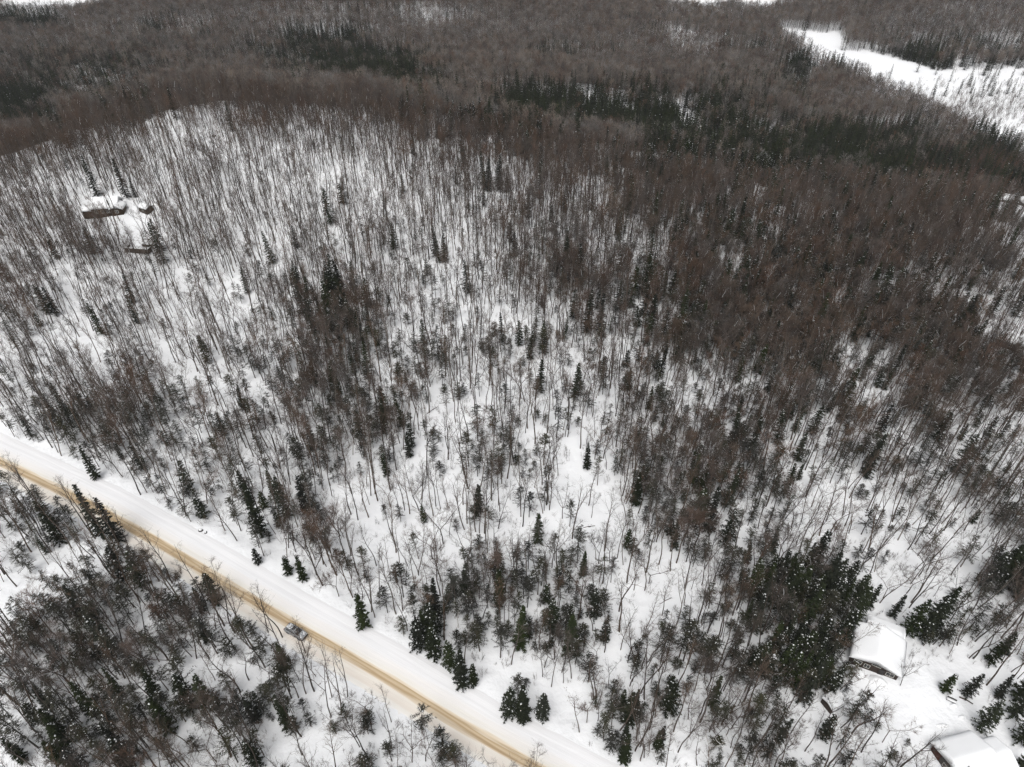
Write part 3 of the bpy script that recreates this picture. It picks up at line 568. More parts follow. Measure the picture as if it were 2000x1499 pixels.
# spruces and shrubs dotted over the marsh at the far end of the lake
_m = [px(u, v)[:2] for u, v in zip(RNG.normal(1940, 75, 90), 112 + 95 * RNG.random(90) ** 2.2)]; _b = [px(u, v)[:2] for u, v in zip(RNG.normal(1910, 85, 900), RNG.normal(218, 26, 900) + 8 * np.sign(RNG.random(900) - .5))]
TX = np.concatenate([TX, [p[0] for p in _m], [p[0] for p in _b]]); TY = np.concatenate([TY, [p[1] for p in _m], [p[1] for p in _b]]); TK = np.concatenate([TK, np.full(90, 2), np.full(900, 5)])
TZ = ground(TX, TY)
print('trees', len(TX), {k: int((TK == i).sum()) for i, k in enumerate(KINDS)})

# ------------------------------------------------------------------ masses of trees as stuff: points + geometry nodes
def merged(name, geos, mats):
    g = Geo()
    for i, q in enumerate(geos): g.merge(q, i)
    return bpy.data.objects.new(name, g.mesh(name, mats))
def forest(name, label, protos, x, y, z, idx, scale, wide):
    coll = bpy.data.collections.new(name + '_kinds')
    for i, p in enumerate(protos): p.name = f'{name}_{i:02d}'; coll.objects.link(p)
    me = bpy.data.meshes.new(name); n = len(x)
    me.vertices.add(n); me.vertices.foreach_set('co', np.stack([x, y, z], 1).astype(np.float32).ravel())
    a = me.attributes.new('pick', 'INT', 'POINT'); a.data.foreach_set('value', idx.astype(np.int32))
    rot = np.stack([RNG.normal(size=n) * .035, RNG.normal(size=n) * .035, RNG.random(n) * 6.283], 1)
    a = me.attributes.new('turn', 'FLOAT_VECTOR', 'POINT'); a.data.foreach_set('vector', rot.astype(np.float32).ravel())
    a = me.attributes.new('size', 'FLOAT_VECTOR', 'POINT'); a.data.foreach_set('vector', np.stack([scale * wide, scale * wide, scale], 1).astype(np.float32).ravel())
    o = link(bpy.data.objects.new(name, me)); o['kind'] = 'stuff'; o['label'] = label
    ng = bpy.data.node_groups.new(name, 'GeometryNodeTree')
    ng.interface.new_socket('Geometry', in_out='INPUT', socket_type='NodeSocketGeometry'); ng.interface.new_socket('Geometry', in_out='OUTPUT', socket_type='NodeSocketGeometry')
    N = ng.nodes; gi = N.new('NodeGroupInput'); go = N.new('NodeGroupOutput'); ip = N.new('GeometryNodeInstanceOnPoints'); ci = N.new('GeometryNodeCollectionInfo')
    ci.inputs['Collection'].default_value = coll; ci.inputs['Separate Children'].default_value = True; ci.inputs['Reset Children'].default_value = True
    def attr(nm, ty):
        q = N.new('GeometryNodeInputNamedAttribute'); q.data_type = ty; q.inputs['Name'].default_value = nm; return q.outputs['Attribute']
    ng.links.new(gi.outputs[0], ip.inputs['Points']); ng.links.new(ci.outputs[0], ip.inputs['Instance']); ip.inputs['Pick Instance'].default_value = True
    ng.links.new(attr('pick', 'INT'), ip.inputs['Instance Index']); ng.links.new(attr('turn', 'FLOAT_VECTOR'), ip.inputs['Rotation']); ng.links.new(attr('size', 'FLOAT_VECTOR'), ip.inputs['Scale'])
    ng.links.new(ip.outputs[0], go.inputs[0])
    mod = o.modifiers.new('trees', 'NODES'); mod.node_group = ng
    return o

U, V_, DEP = proj(TX, TY, TZ); UT, VT, _ = proj(TX, TY, TZ + 13)
in_view = (UT > -20) & (UT < 2020) & (VT < 1510) & (V_ > -10) & (U > -60) & (U < 2060)
solo = np.zeros(len(TX), bool)
def nearest(mask, n):
    ids = np.where(mask & in_view & (TY < 320))[0]; ids = ids[np.argsort(DEP[ids])][:n]; solo[ids] = True; return ids
hard_ids = nearest((TK == 0) | (TK == 1), 300); spruce_ids = nearest(TK == 2, 300); hemlock_ids = nearest(TK == 3, 300)
rest = ~solo; near = TY < NEAR_Y
def hfac(x, y, name):
    if 'spruce' in name or name in ('undergrowth', 'larch_stand'): return 1 - .08 * smooth(200, 320, y) + (1.3 * (y > 400) if name == 'undergrowth' else 0)
    return .88 - .12 * smooth(200, 310, y) + .10 * smooth(420, 560, y)
def place(name, label, mask, protos, lo=.8, hi=1.15, wide=(.9, 1.15)):
    if mask.sum() == 0: return
    n = int(mask.sum()); forest(name, label, protos, TX[mask], TY[mask], TZ[mask], RNG.integers(0, len(protos), n), RNG.uniform(lo, hi, n) * hfac(TX[mask], TY[mask], name), RNG.uniform(*wide, n))
tw, twr, bk = M['twig'], M['twig_red'], M['bark']
place('hardwood_forest', 'mass of slender bare hardwood trees filling the snowy hillside', rest & near & (TK == 0), [merged('t', q, [bk, tw, M['snow']]) for q in HW[:8] + HW[12:14]] + [merged('t', q, [bk, twr, M['snow']]) for q in HW[:8:2]] + [merged('t', q, [M['pale_bark'], tw, M['snow']]) for q in HW[1:7:2]], .7, 1.15)
place('brown_crown_forest', 'mass of dense brown twig crowns right of centre', rest & near & (TK == 1), [merged('t', q, [bk, m, M['snow']]) for q in HW[8:12] for m in (tw, tw, twr)], .75, 1.15)
place('spruce_forest', 'mass of dark snow flecked spruces among the hardwoods', rest & near & (TK == 2), [merged('t', q, [bk, M['needles'], M['snow']]) for q in SP_], .6, 1.2)
place('hemlock_forest', 'mass of thin grey green young evergreens under the bare trees', rest & near & (TK == 3), [merged('t', q, [bk, M['needles_olive'], M['snow']]) for q in HM], .5, 1.1)
place('undergrowth', 'bare twiggy brush poking through the snow', rest & (TK == 5), [merged('t', q, [tw, tw, M['snow']]) for q in BR], .5, 1.2)
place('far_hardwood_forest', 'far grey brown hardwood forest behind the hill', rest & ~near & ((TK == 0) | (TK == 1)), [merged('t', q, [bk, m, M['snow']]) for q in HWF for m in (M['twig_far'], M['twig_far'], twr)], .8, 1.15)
place('far_spruce_forest', 'far dark spruce stands behind the hill', rest & ~near & ((TK == 2) | (TK == 3)), [merged('t', q, [bk, M['needles'], M['snow']]) for q in SPF], .65, 1.2)
place('larch_stand', 'reddish brown bare larches near the frozen lake', rest & (TK == 4), [merged('t', q, [bk, M['larch'], M['snow']]) for q in LAF], .7, 1.1)

# ------------------------------------------------------------------ single trees (the ones that show largest)
def single_kinds(geos, tmat, cmat):
    return [(T.mesh('trunk', [tmat]), C.mesh('crown', [cmat, bk]), SN.mesh('snow_clumps', [M['snow']]) if SN.V else None) for T, C, SN in geos]
def put_tree(kind, name, label, x, y, s, rz, group=None, wide=1.0, tilt=(0, 0)):
    T, C, SN = kind
    o = thing(name, label, 'tree', (x, y, float(ground(x, y)) - .05), rz, group); o.scale = (s * wide, s * wide, s); o.rotation_euler = (tilt[0], tilt[1], rz)
    link(bpy.data.objects.new('trunk', T), o); link(bpy.data.objects.new('crown', C), o)
    if SN: link(bpy.data.objects.new('snow_clumps', SN), o)
    return o
SK = dict(hard=single_kinds(HW[:8], bk, tw), fork=single_kinds(HW[12:], bk, tw), dense=single_kinds(HW[8:12], bk, twr), spruce=single_kinds(SP_, bk, M['needles']),
          hemlock=single_kinds(HM, bk, M['needles_olive']), dead=single_kinds(DEAD, M['birch'], M['birch']), pine=single_kinds(PN, bk, M['needles']))
NAMES = dict(hard='bare_tree', fork='bare_tree', dense='bare_tree', spruce='spruce_tree', hemlock='hemlock_tree', dead='dead_tree', pine='pine_tree')
GROUPS = dict(bare_tree='bare hardwood trees of the snowy woods', spruce_tree='dark spruces of the snowy woods', hemlock_tree='thin young evergreens of the snowy woods', dead_tree='dead trees with snow on their limbs', pine_tree='tall pines over the far woods')
for (u, v, k, i, sc_, lab), p in zip(FIX, FP):
    put_tree(SK[k][i], NAMES[k], lab, p[0], p[1], sc_ * (1.12 if k == 'spruce' and v < 1420 and u < 1600 and v > 900 else 1), RNG.random() * 6.28, GROUPS[NAMES[k]])
# landmarks used to tell the other trees apart: short noun phrase -> photo position
MARKS = [('silver car', 580, 1232), ('dark house', 1715, 1290), ('red house', 1870, 1490), ('small shed', 1633, 1382), ('three-spruce clump', 1022, 1400), ('tall pointed verge spruce', 903, 1335), ('large forked tree', 866, 1062), ('big brown-crowned tree', 631, 1146),
         ('tall slim spruce', 511, 1045), ('lone slim verge spruce', 712, 1226), ('middle snowy clearing', 1160, 1010), ('yard spruce pair', 1865, 1350), ('spruce overlapping the track', 205, 1055), ('crooked leaning tree', 1392, 1150), ('bottom-edge narrow spruce', 1216, 1490),
         ('pale twisted dead tree', 1382, 1480), ('snow patch above the verge', 750, 1100), ('upper-right snow gap', 1650, 985), ('pointed dark spruce', 975, 1180), ('big snow-spotted spruce', 1800, 1245), ('round-topped spruce', 245, 1135), ('bottom-left corner', 0, 1499), ('left end of the road', 0, 880), ('open snow by the left edge', 60, 1170), ('lower-left snow gap', 410, 1330), ('right edge above the houses', 2000, 1150),
         ('hillside cabin', 210, 410), ('lone hillside spruce', 975, 372), ('half-hidden brown cabin', 1962, 672), ('snow-lined dead tree', 1480, 520), ('spruce knot on the mid slope', 655, 600), ('upper-left dark thicket', 180, 500), ('dark knot right of centre', 1350, 660), ('brown woods on the right', 1750, 720), ('narrow snow gap at right', 1610, 850), ('right-edge spruces', 1990, 870), ('thin snow gap at centre', 940, 640), ('brown woods at centre right', 1450, 900)]
MP = np.array([(a, b) for _, a, b in MARKS], float)
ORD = ['nearest', 'second', 'third', 'fourth', 'fifth', 'sixth', 'seventh', 'eighth', 'ninth', 'tenth', 'eleventh', 'twelfth', 'thirteenth', 'fourteenth', 'fifteenth', 'sixteenth', 'seventeenth', 'eighteenth', 'nineteenth', 'twentieth'] + [t + '-' + o for t in ('twenty', 'thirty', 'forty') for o in ('first', 'second', 'third', 'fourth', 'fifth', 'sixth', 'seventh', 'eighth', 'ninth')]
DESC = dict(bare_tree='bare grey-brown hardwood', dense='bare tree with dense brown crown', spruce_tree='dark snow-flecked spruce', hemlock_tree='thin grey-green young evergreen')
jobs = []
for ids, nm in ((hard_ids, 'bare_tree'), (spruce_ids, 'spruce_tree'), (hemlock_ids, 'hemlock_tree')):
    for i in ids:
        k = {'bare_tree': 'dense' if TK[i] == 1 else ('fork' if RNG.random() < .22 else 'hard'), 'spruce_tree': 'spruce', 'hemlock_tree': 'hemlock'}[nm]
        d = MP - [U[i], V_[i]]; q = int(np.argmin(np.hypot(d[:, 0], d[:, 1]))); dx, dy = -d[q]
        side = ('left of' if dx < 0 else 'right of') if abs(dx) > abs(dy) else ('above' if dy < 0 else 'below')
        jobs.append((DESC.get(k, DESC[nm]), q, side, math.hypot(dx, dy), nm, k, i))
seen = {}
for ds, q, side, dist, nm, k, i in sorted(jobs, key=lambda j: j[3]):
    n = seen[(ds, q, side)] = seen.get((ds, q, side), 0) + 1
    lab = f'{ds}, {ORD[min(n, len(ORD)) - 1]} {side} the {MARKS[q][0]}'
    ks = SK[k]; fork = k == 'fork'
    put_tree(ks[int(RNG.integers(len(ks)))], nm, lab, TX[i], TY[i], RNG.uniform(.45, 1.05) if k in ('spruce', 'hemlock') else RNG.uniform(.65, 1.02) * (.85 if fork else 1), RNG.random() * 6.28, GROUPS[nm], RNG.uniform(.9, 1.15), (RNG.normal() * .035, RNG.normal() * .035))

# ------------------------------------------------------------------ buildings
def siding(name, col, col2, scale=9.0):
    m = mat(name, col, 0.8, 0, 6.0, col2); nt = m.node_tree; b = nt.nodes['Principled BSDF']
    tc = nt.nodes.new('ShaderNodeTexCoord'); w = nt.nodes.new('ShaderNodeTexWave'); w.bands_direction = 'Z'; w.inputs['Scale'].default_value = scale; bp = nt.nodes.new('ShaderNodeBump'); bp.inputs['Strength'].default_value = .6; bp.inputs['Distance'].default_value = .03
    nt.links.new(tc.outputs['Object'], w.inputs['Vector']); nt.links.new(w.outputs['Fac'], bp.inputs['Height']); nt.links.new(bp.outputs[0], b.inputs['Normal']); return m
M['brown_siding'] = siding('brown_siding', (.075, .055, .045), (.05, .036, .03))
M['red_siding'] = siding('red_siding', (.085, .024, .016), (.055, .018, .013))
M['grey_siding'] = siding('grey_siding', (.085, .08, .075), (.055, .052, .05))
M['cabin_siding'] = siding('cabin_siding', (.062, .040, .028), (.042, .030, .018))
M['trim'] = mat('pale_trim', (.55, .54, .50), .6); M['glass'] = mat('window_glass', (.02, .024, .028), .08, spec=.6); M['metal'] = mat('grey_metal', (.18, .18, .19), .4)
M['roofing'] = mat('dark_shingle', (.05, .047, .045), .9)
def roof_shape(w, ze, zr, off, rnd=0.0):
    """cross profile over a gable, lifted by off: list of (y, z) from one eave to the other"""
    out = []
    for t in np.linspace(-1, 1, 17):
        z = ze + (zr - ze) * (1 - abs(t)); e = 1 - abs(t); k = min(1, e / .08) if rnd else 1
        out.append((t * w, z + off * (.35 + .65 * math.sqrt(k)) - (.10 * off if abs(t) < .07 else 0)))
    return out
def loft(g, secs, m=0):
    """secs: list of rings (n,3); closed along ring, capped at both ends"""
    R = np.array(secs, float); k, n, _ = R.shape; i = np.arange(k - 1)[:, None] * n; j = np.arange(n)[None]; j2 = (j + 1) % n
    F = np.concatenate([np.stack([i + j, i + j2, i + n + j2], -1).reshape(-1, 3), np.stack([i + j, i + n + j2, i + n + j], -1).reshape(-1, 3)])
    c0, c1 = R[0].mean(0), R[-1].mean(0); V = np.vstack([R.reshape(-1, 3), c0, c1]); a, b = k * n, k * n + 1; e = (k - 1) * n; jj = np.arange(n); jn = (jj + 1) % n
    F = np.vstack([F, np.stack([np.full(n, a), jn, jj], -1), np.stack([np.full(n, b), e + jj, e + jn], -1)]); g.add(V, F, m)
def gable(o, L, w, ze, zr, wall, over=.45, snow=.45, x0=0.0, y0=0.0, along='x', tag_wall=None):
    """one gabled block: ridge along local x, length L, half width w (walls), eave ze, ridge zr"""
    T = (lambda P: np.asarray(P, float) + [x0, y0, 0]) if along == 'x' else (lambda P: np.stack([-np.asarray(P, float)[..., 1], np.asarray(P, float)[..., 0], np.asarray(P, float)[..., 2]], -1) + [x0, y0, 0])
    g = Geo(); pr = [(-w, -1.2), (w, -1.2), (w, ze), (0, zr), (-w, ze)]
    loft(g, [T([(sx * L / 2, y, z) for y, z in pr]) for sx in (-1, 1)]); wl = part('wall', g, wall, o, label=tag_wall)
    sl = (zr - ze) / w; we = w + over; zee = ze - sl * over
    g = Geo(); top = roof_shape(we, zee, zr, .16); bot = roof_shape(we, zee, zr, .03)
    loft(g, [T([(x, y, z) for y, z in top] + [(x, y, z) for y, z in bot[::-1]]) for x in (-L / 2 - over, L / 2 + over)]); rf = part('roof', g, M['roofing'], o)
    g = Geo(); secs = []; r = np.random.default_rng(int(L * 100)); bot = roof_shape(we + .02, zee, zr, .165)
    for x, f in [(-L / 2 - over - .06, .35), (-L / 2 - over + .05, .75), (-L / 2 - over + .3, 1)] + [(x, 1 + r.normal() * .06) for x in np.linspace(-L / 2, L / 2, 7)] + [(L / 2 + over - .3, 1), (L / 2 + over - .05, .75), (L / 2 + over + .06, .35)]:
        tp = roof_shape(we + .12 * f, zee - .02, zr, .17 + snow * f, 1); secs.append(T([(x, y, z + r.normal() * .02) for y, z in tp] + [(x, y, z) for y, z in bot[::-1]]))
    loft(g, secs); part('roof_snow', g, M['snow'], rf, True)
    return wl
def window(o, x, z, w, h, y, axis='y', sgn=-1):
    """framed window on the wall plane y (or x) = const"""
    def bx(g, a0, a1, d0, d1, z0, z1):
        d0, d1 = sorted((y + sgn * d0, y + sgn * d1))
        if axis == 'y': box(g, a0, a1, d0, d1, z0, z1)
        else: box(g, d0, d1, a0, a1, z0, z1)
    g = Geo(); t = .09
    bx(g, x - w / 2 - t, x + w / 2 + t, 0.005, .07, z + h / 2, z + h / 2 + t); bx(g, x - w / 2 - t, x + w / 2 + t, 0.005, .09, z - h / 2 - t, z - h / 2)
    bx(g, x - w / 2 - t, x - w / 2, 0.005, .07, z - h / 2, z + h / 2); bx(g, x + w / 2, x + w / 2 + t, 0.005, .07, z - h / 2, z + h / 2); bx(g, x - .03, x + .03, 0.005, .06, z - h / 2, z + h / 2)
    f = part('window', g, M['trim'], o); g = Geo(); bx(g, x - w / 2, x - .03, 0.003, .03, z - h / 2, z + h / 2); bx(g, x + .03, x + w / 2, 0.003, .03, z - h / 2, z + h / 2); part('pane', g, M['glass'], f)
def mound(name, label, x, y, rx, ry, h, rz, seed, group=None):
    r = np.random.default_rng(seed); g = Geo(); na, nr = 18, 5; V = []
    for i in range(nr + 1):
        t = i / nr
        for j in range(na):
            a = j * 2 * math.pi / na; k = 1 + .15 * math.sin(2 * a + seed) + .08 * r.normal()
            V.append((rx * t * k * math.cos(a), ry * t * k * math.sin(a), h * (1 - t * t) ** 1.2 - .25 * (i == nr)))
    F = []
    for i in range(nr):
        for j in range(na): a, b = i * na + j, i * na + (j + 1) % na; F += [(a, a + na, b + na), (a, b + na, b)]
    g.add(V, F); o = part(name, g, M['snow'], None, True); o.location = (x, y, float(ground(x, y)) + .02); o.rotation_euler = (0, 0, rz); o['label'] = label; o['category'] = 'snow mound'
    if group: o['group'] = group
    return o
# dark brown house: gable end towards the camera
h = thing('house', 'dark brown house under thick snow, gable end facing the yard', 'house', (71.5, 72.9, float(ground(71.5, 72.9))), math.radians(-27.6))
gable(h, 7.3, 4.25, 2.5, 4.2, M['brown_siding'], .55, .5, along='y')
gable(h, 6.4, 2.0, 1.9, 2.6, M['brown_siding'], .3, .35, x0=.9, y0=5.35, along='x')
window(h, .2, 2.55, 1.5, .95, -3.65); window(h, -2.9, 1.2, 1.3, .9, -3.65); window(h, 2.9, 1.2, 1.3, .9, -3.65); window(h, -1.2, 1.0, .9, 1.0, -3.65); window(h, -1.5, 1.4, 1.2, .9, -4.25, 'x'); window(h, 1.5, 1.4, 1.2, .9, -4.25, 'x')
g = Geo(); box(g, .9, 1.9, -3.74, -3.655, -.4, 1.75); dr = part('door', g, M['roofing'], h); g = Geo(); box(g, 1.72, 1.79, -3.80, -3.742, .6, .75); part('handle', g, M['metal'], dr)
def local(o, x, y): a = o.rotation_euler[2]; return o.location[0] + x * math.cos(a) - y * math.sin(a), o.location[1] + x * math.sin(a) + y * math.cos(a)
mound('snow_bank', 'snow heap against the front wall of the dark house, left one', *local(h, -2.1, -4.9), 1.5, 1.1, .9, -.4, 5); mound('snow_bank', 'snow heap against the front wall of the dark house, right one', *local(h, 1.5, -5.2), 1.7, 1.2, .9, -.4, 9)
# red house at the bottom edge
h2 = thing('house', 'red and grey house with thick snow on its roof at the bottom edge', 'house', (78.9, 52.1, float(ground(78.9, 52.1))), math.radians(14))
gable(h2, 7.2, 3.9, 2.5, 4.4, M['grey_siding'], .5, .55)
gable(h2, 4.2, 2.9, 2.1, 3.4, M['grey_siding'], .35, .5, x0=5.2, y0=-.6)
g = Geo(); box(g, -3.66, -3.605, 1.9, 3.85, -.9, 2.35); part('red_panel', g, M['red_siding'], h2, label='red boarded end of the grey wall')
window(h2, .55, 1.2, .9, .8, -3.6, 'x'); window(h2, -1.6, 1.3, 1.2, 1.0, -3.6, 'x'); window(h2, -3.0, 1.3, .9, 1.0, -3.6, 'x')
g = Geo(); tube(g, [(-2.2, -1.4, 3.6), (-2.2, -1.4, 5.0)], [.09, .09], 8); tube(g, [(-2.2, -1.4, 5.0), (-2.2, -1.4, 5.12)], [.17, .15], 8); part('vent_pipe', g, M['metal'], h2)
g = Geo(); tube(g, [(-4.0, 4.25, 2.15), (-4.35, 4.4, .1)], [.06, .06], 6); part('downpipe', g, M['grey_siding'], h2)
# small shed at the yard's left rim
sx_, sy_ = at_z(1630, 1378, -.2)[:2]
sh = thing('shed', 'small dark shed with a snow-covered roof at the rim of the yard', 'shed', (sx_ + .3, sy_ + .9, float(ground(sx_, sy_))), math.radians(25)); gable(sh, 3.4, 1.25, 1.7, 2.2, M['brown_siding'], .2, .4)
g = Geo(); box(g, -.5, .4, -1.31, -1.255, -.4, 1.5); dr = part('door', g, M['roofing'], sh); g = Geo(); box(g, .24, .3, -1.36, -1.312, .5, .65); part('handle', g, M['metal'], dr)
# cabin on the hillside with its shed and wood stack
c = px(213, 412) - [0, 0, .3]; cb = thing('cabin', 'brown hillside cabin with a snow-covered roof and side wings', 'cabin', c, math.radians(6)); cb.scale = (.95, .95, .9)
gable(cb, 9.5, 3.6, 3.4, 6.0, M['cabin_siding'], .5, .5); gable(cb, 4.2, 2.2, 3.0, 4.6, M['cabin_siding'], .4, .4, x0=4.6, y0=-2.0, along='y'); gable(cb, 3.6, 2.0, 2.2, 3.2, M['cabin_siding'], .3, .35, x0=-6.6, y0=-1.2)
for wx in (-3, -.8, 1.2): window(cb, wx, 1.8, 1.1, 1.2, -3.6)
window(cb, 4.6, 1.8, 1.1, 1.2, -4.1); g = Geo(); box(g, 2.0, 2.3, -3.4, -3.0, 3.0, 6.6); part('chimney', g, M['grey_siding'], cb)
c = px(287, 413); s2 = thing('shed', 'small brown shed with snowy roof right of the hillside cabin', 'shed', c, math.radians(-25)); gable(s2, 3.8, 1.6, 1.9, 2.6, M['cabin_siding'], .25, .35); window(s2, 0, 1.2, .7, .6, -1.6)
c = px(272, 488); dk = thing('deck', 'brown timber deck walls around a patch of snow below the cabin', 'deck', c, math.radians(-8))
for x0, x1, y0, y1, hh in ((-4.2, 4.2, -1.7, -1.5, 1.3), (-4.2, -4.0, -1.5, 1.6, 1.1), (.4, 4.4, 1.6, 1.8, 1.3), (4.2, 4.4, -1.5, .3, 1.2)):
    g = Geo(); box(g, x0, x1, y0, y1, -.5, hh); wl = part('wall', g, M['cabin_siding'], dk); g = Geo(); box(g, x0 - .04, x1 + .04, y0 - .04, y1 + .04, hh + .003, hh + .18); part('snow_cap', g, M['snow'], wl)
g = Geo(); box(g, -4.0, 4.2, -1.5, 1.6, -.5, .35); part('deck_snow', g, M['snow'], dk)
# houses by the lake, far right
for (u, v), rz, sz, lab in (((1970, 398), -.5, (7, 3.2), 'grey far house with white roof beyond the right-hand woods'), ((1996, 402), .4, (8, 3.4), 'far house with dark wall at the right edge beyond the woods')):
    c = px(u, v); o = thing('house', lab, 'house', c, rz); gable(o, sz[0], sz[1], 3.0, 4.8, M['grey_siding'], .4, .4); window(o, -1.5, 1.7, 1.1, 1, -sz[1]); window(o, 1.5, 1.7, 1.1, 1, -sz[1])
c = px(1962, 672); o = thing('cabin', 'dark brown cabin half hidden in the right-hand woods, snow on its roof', 'cabin', c, math.radians(-38)); gable(o, 6.5, 2.6, 2.6, 4.0, M['cabin_siding'], .4, .45); window(o, -1, 1.5, 1, .9, -2.6); window(o, 1.4, 1.5, 1, .9, -2.6)
# yard odds and ends under snow
for k, (u, v, rx, ry, hh, lab) in enumerate([(1838, 1420, 1.3, .6, .35, 'low oval snow mound in the yard above the red house'), (1862, 1379, .9, .6, .5, 'snow-covered bench shape near the spruce pair'), (1878, 1402, .8, .6, .45, 'snow-covered lump beside the broad spruce'), (1855, 1360, .8, .5, .6, 'snow-covered heap under the left spruce of the pair')]):
    p = px(u, v); mound('snow_mound', lab, p[0], p[1], rx, ry, hh, .4 * k, 20 + k)
p = px(1862, 1378); bn = thing('bench', 'buried garden bench with grey rails showing through snow in the yard', 'bench', (p[0] - .2, p[1] + .7, float(ground(p[0], p[1])) + .2), -.55)
for nm, b in (('seat', (-.8, .8, -.22, .22, .28, .34)), ('backrest', (-.8, .8, .23, .29, .34, .85)), ('leg', (-.75, -.65, -.2, .2, -.3, .27)), ('leg', (.65, .75, -.2, .2, -.3, .27))):
    g = Geo(); box(g, *b); part(nm, g, M['grey_siding'], bn)
g = Geo(); box(g, -.82, .82, -.24, .225, .345, .52); part('snow_cap', g, M['snow'], bn)
def log(name, label, u, v, L, r_, rz, snow=True):
    p = px(u, v); o = thing(name, label, 'log', (p[0], p[1], float(ground(p[0], p[1]))), rz); g = Geo(); tube(g, [(-L / 2, 0, .1), (0, .1, .22), (L / 2, 0, .1)], [r_, r_ * .9, r_ * .7], 7); part('stem', g, bk, o)
    if snow: g = Geo(); tube(g, [(-L / 2, 0, .1 + r_), (0, .1, .24 + r_), (L / 2, 0, .1 + r_)], [r_ * .7, r_ * .8, r_ * .5], 6); part('snow_cap', g, M['snow'], o, True)
log('log', 'dark fallen log behind the yard near the spruce pair', 1888, 1367, 2.4, .14, -.6, False); log('fallen_trunk', 'dark fallen trunk end in the gap by the crooked tree', 1300, 1172, 3.2, .2, .5); log('fallen_trunk', 'broken fallen trunk lying in the lower-left snow gap', 240, 1295, 6, .13, .9)
log('fallen_trunk', 'snow-covered fallen trunk in the brown woods on the right', 1508, 712, 6, .2, -.4); log('fallen_trunk', 'bent fallen trunk in the middle snowy clearing', 1150, 1028, 3, .15, .2); log('fallen_trunk', 'fallen trunk among saplings left of the large forked tree', 845, 800, 4, .15, .8)
def boulder(label, u, v, s, seed):
    r = np.random.default_rng(seed); p = px(u, v); o = thing('boulder', label, 'boulder', (p[0], p[1], float(ground(p[0], p[1]))), r.random() * 6)
    ring = lambda k, z: [(k * math.cos(a) * r.uniform(.85, 1.15), k * .75 * math.sin(a) * r.uniform(.85, 1.15), z) for a in np.arange(9) * .698]
    g = Geo(); loft(g, [ring(s, -.3), ring(s * 1.05, s * .2), ring(s * .85, s * .55), ring(s * .4, s * .72)]); part('rock', g, M['grey_siding'], o); g = Geo(); loft(g, [ring(s * .75, s * .55), ring(s * .7, s * .75), ring(s * .3, s * .95)]); part('snow_cap', g, M['snow'], o, True)
boulder('snow-capped boulder on the far verge left of the big brown-crowned tree', 392, 1037, .55, 1); boulder('small snow-capped boulder by the verge boulder', 402, 1041, .4, 2); boulder('dark boulder in the middle snowy clearing', 1152, 1026, .5, 3)

# ------------------------------------------------------------------ the parked car
p0, p1 = px(562, 1226), px(601, 1249); ang = math.atan2(p1[1] - p0[1], p1[0] - p0[0]); cc = (p0 + p1) / 2
M['paint'] = mat('silver_paint', (.27, .28, .29), .35, spec=.5); M['tyre'] = mat('tyre_rubber', (.02, .02, .02), .9); M['plastic'] = mat('black_plastic', (.03, .03, .032), .6); M['lamp'] = mat('lamp_glass', (.75, .75, .72), .15, spec=.6); M['tail'] = mat('tail_lamp', (.35, .02, .02), .25)
car = thing('car', 'silver sport utility car with dark sunroof parked on the sandy road', 'car', (cc[0] - .2, cc[1] - .1, float(ground(cc[0], cc[1])) + .14), ang)
def ring_car(x, w, zb, zt, rd=.12):
    return [(x, -w, zb), (x, -w, zt - rd), (x, -w + rd, zt), (x, 0, zt + .02), (x, w - rd, zt), (x, w, zt - rd), (x, w, zb), (x, 0, zb)]
g = Geo(); loft(g, [ring_car(-2.36, .72, .45, .80), ring_car(-2.30, .86, .34, .98), ring_car(-1.9, .93, .28, 1.03), ring_car(0, .94, .26, 1.02), ring_car(1.0, .93, .26, 1.03), ring_car(1.55, .91, .28, .98), ring_car(2.15, .86, .32, .90), ring_car(2.36, .68, .42, .78)]); body = part('body', g, M['paint'], car, True)
g = Geo(); loft(g, [ring_car(-2.2, .74, 1.0, 1.06, .03), ring_car(-1.85, .68, 1.0, 1.62, .1), ring_car(-.6, .70, 1.0, 1.70, .12), ring_car(.25, .68, 1.0, 1.66, .12), ring_car(1.1, .74, 1.0, 1.06, .03)]); part('cabin_shell', g, M['paint'], car, True)
def quad(nm, pts, m, parent=car, th=.02):
    P = np.array(pts, float); n = unit(np.cross(P[1] - P[0], P[2] - P[0])) * th; g = Geo(); loft(g, [P, P + n]); return part(nm, g, m, parent)
quad('windshield', [(1.12, -.70, 1.07), (1.12, .70, 1.07), (.33, .60, 1.68), (.33, -.60, 1.68)], M['glass']); quad('rear_window', [(-2.2, .66, 1.12), (-2.2, -.66, 1.12), (-1.92, -.56, 1.60), (-1.92, .56, 1.60)], M['glass'])
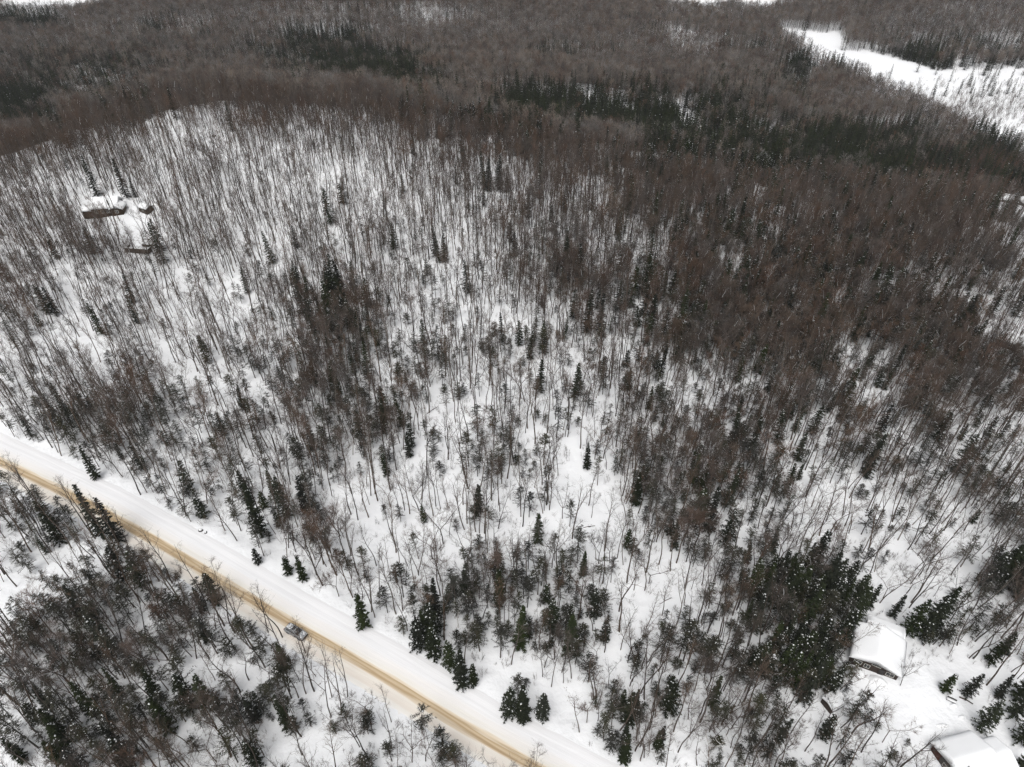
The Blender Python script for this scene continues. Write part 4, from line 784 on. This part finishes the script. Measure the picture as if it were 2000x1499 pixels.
for sg in (-1, 1):
    for xa, xb in ((-1.75, -1.0), (-.92, -.1), (-.02, .62)):
        pts = [(xa, sg * .76, 1.10), (xb, sg * .76, 1.10), (xb - (.35 if xb > .5 else 0), sg * .715, 1.54), (xa + (.12 if xa < -1.5 else 0), sg * .715, 1.54)]
        quad('side_window', pts if sg < 0 else pts[::-1], M['glass'])
    g = Geo(); tube(g, [(-1.7, sg * .6, 1.70), (-.6, sg * .62, 1.78), (.2, sg * .6, 1.73)], [.025, .025, .025], 6); part('roof_rail', g, M['plastic'], car)
    g = Geo(); box(g, .72, .88, min(sg * .95, sg * 1.12), max(sg * .95, sg * 1.12), 1.05, 1.2); part('mirror', g, M['plastic'], car)
    g = Geo(); box(g, 2.14, 2.30, min(sg * .5, sg * .82), max(sg * .5, sg * .82), .68, .82); part('headlight', g, M['lamp'], car)
    g = Geo(); box(g, -2.37, -2.22, min(sg * .6, sg * .86), max(sg * .6, sg * .86), .72, .95); part('taillight', g, M['tail'], car)
    for wx in (-1.42, 1.42):
        th = np.arange(20) * .31416; rg = lambda y, r: [(wx + r * math.cos(a), y, .32 + r * math.sin(a)) for a in th]; y0 = sg * .74; y1 = sg * .955
        wh = bpy.data.objects.new('wheel', None); link(wh, car)
        g = Geo(); loft(g, [rg(y0, .3), rg(y0, .345), rg(y1, .345), rg(y1, .27)]); part('tyre', g, M['tyre'], wh); g = Geo(); loft(g, [rg(y1 - sg * .01, .22), rg(y1 + sg * .01, .21)]); part('rim', g, M['metal'], wh)
quad('sunroof', [(.08, -.42, 1.705), (.08, .42, 1.705), (-.55, .44, 1.735), (-.55, -.44, 1.735)], M['glass'], th=.012)
g = Geo(); box(g, 2.2, 2.41, -.78, .78, .34, .56); part('front_bumper', g, M['plastic'], car); g = Geo(); box(g, -2.42, -2.22, -.80, .80, .34, .58); part('rear_bumper', g, M['plastic'], car)
g = Geo(); box(g, 2.30, 2.385, -.42, .42, .60, .74); part('grille', g, M['plastic'], car)
g = Geo(); rr = np.random.default_rng(4)
for k in range(26): lumps(g, [(rr.uniform(-1.8, -.65), rr.uniform(-.5, .5), 1.715)], [rr.uniform(.06, .2)], rr)
for k in range(14): lumps(g, [(rr.uniform(1.35, 2.0), rr.uniform(-.65, .65), .975)], [rr.uniform(.06, .16)], rr)
part('snow_patches', g, M['snow'], car, True)

# ------------------------------------------------------------------ winter air between the camera and the far hills
def add_haze(density):
    g = Geo(); box(g, -2200, 2200, -700, 2400, -140, 136); m = bpy.data.materials.new('winter_haze'); m.use_nodes = True; nt = m.node_tree; nt.nodes.clear()
    pv = nt.nodes.new('ShaderNodeVolumePrincipled'); pv.inputs['Color'].default_value = (.90, .94, 1.0, 1); pv.inputs['Density'].default_value = density; ou = nt.nodes.new('ShaderNodeOutputMaterial'); nt.links.new(pv.outputs[0], ou.inputs['Volume'])
    o = part('haze', g, m, None); o['kind'] = 'stuff'; o['label'] = 'thin grey winter haze over the far woods'
add_haze(0.00004)
sc.cycles.volume_bounces = 1
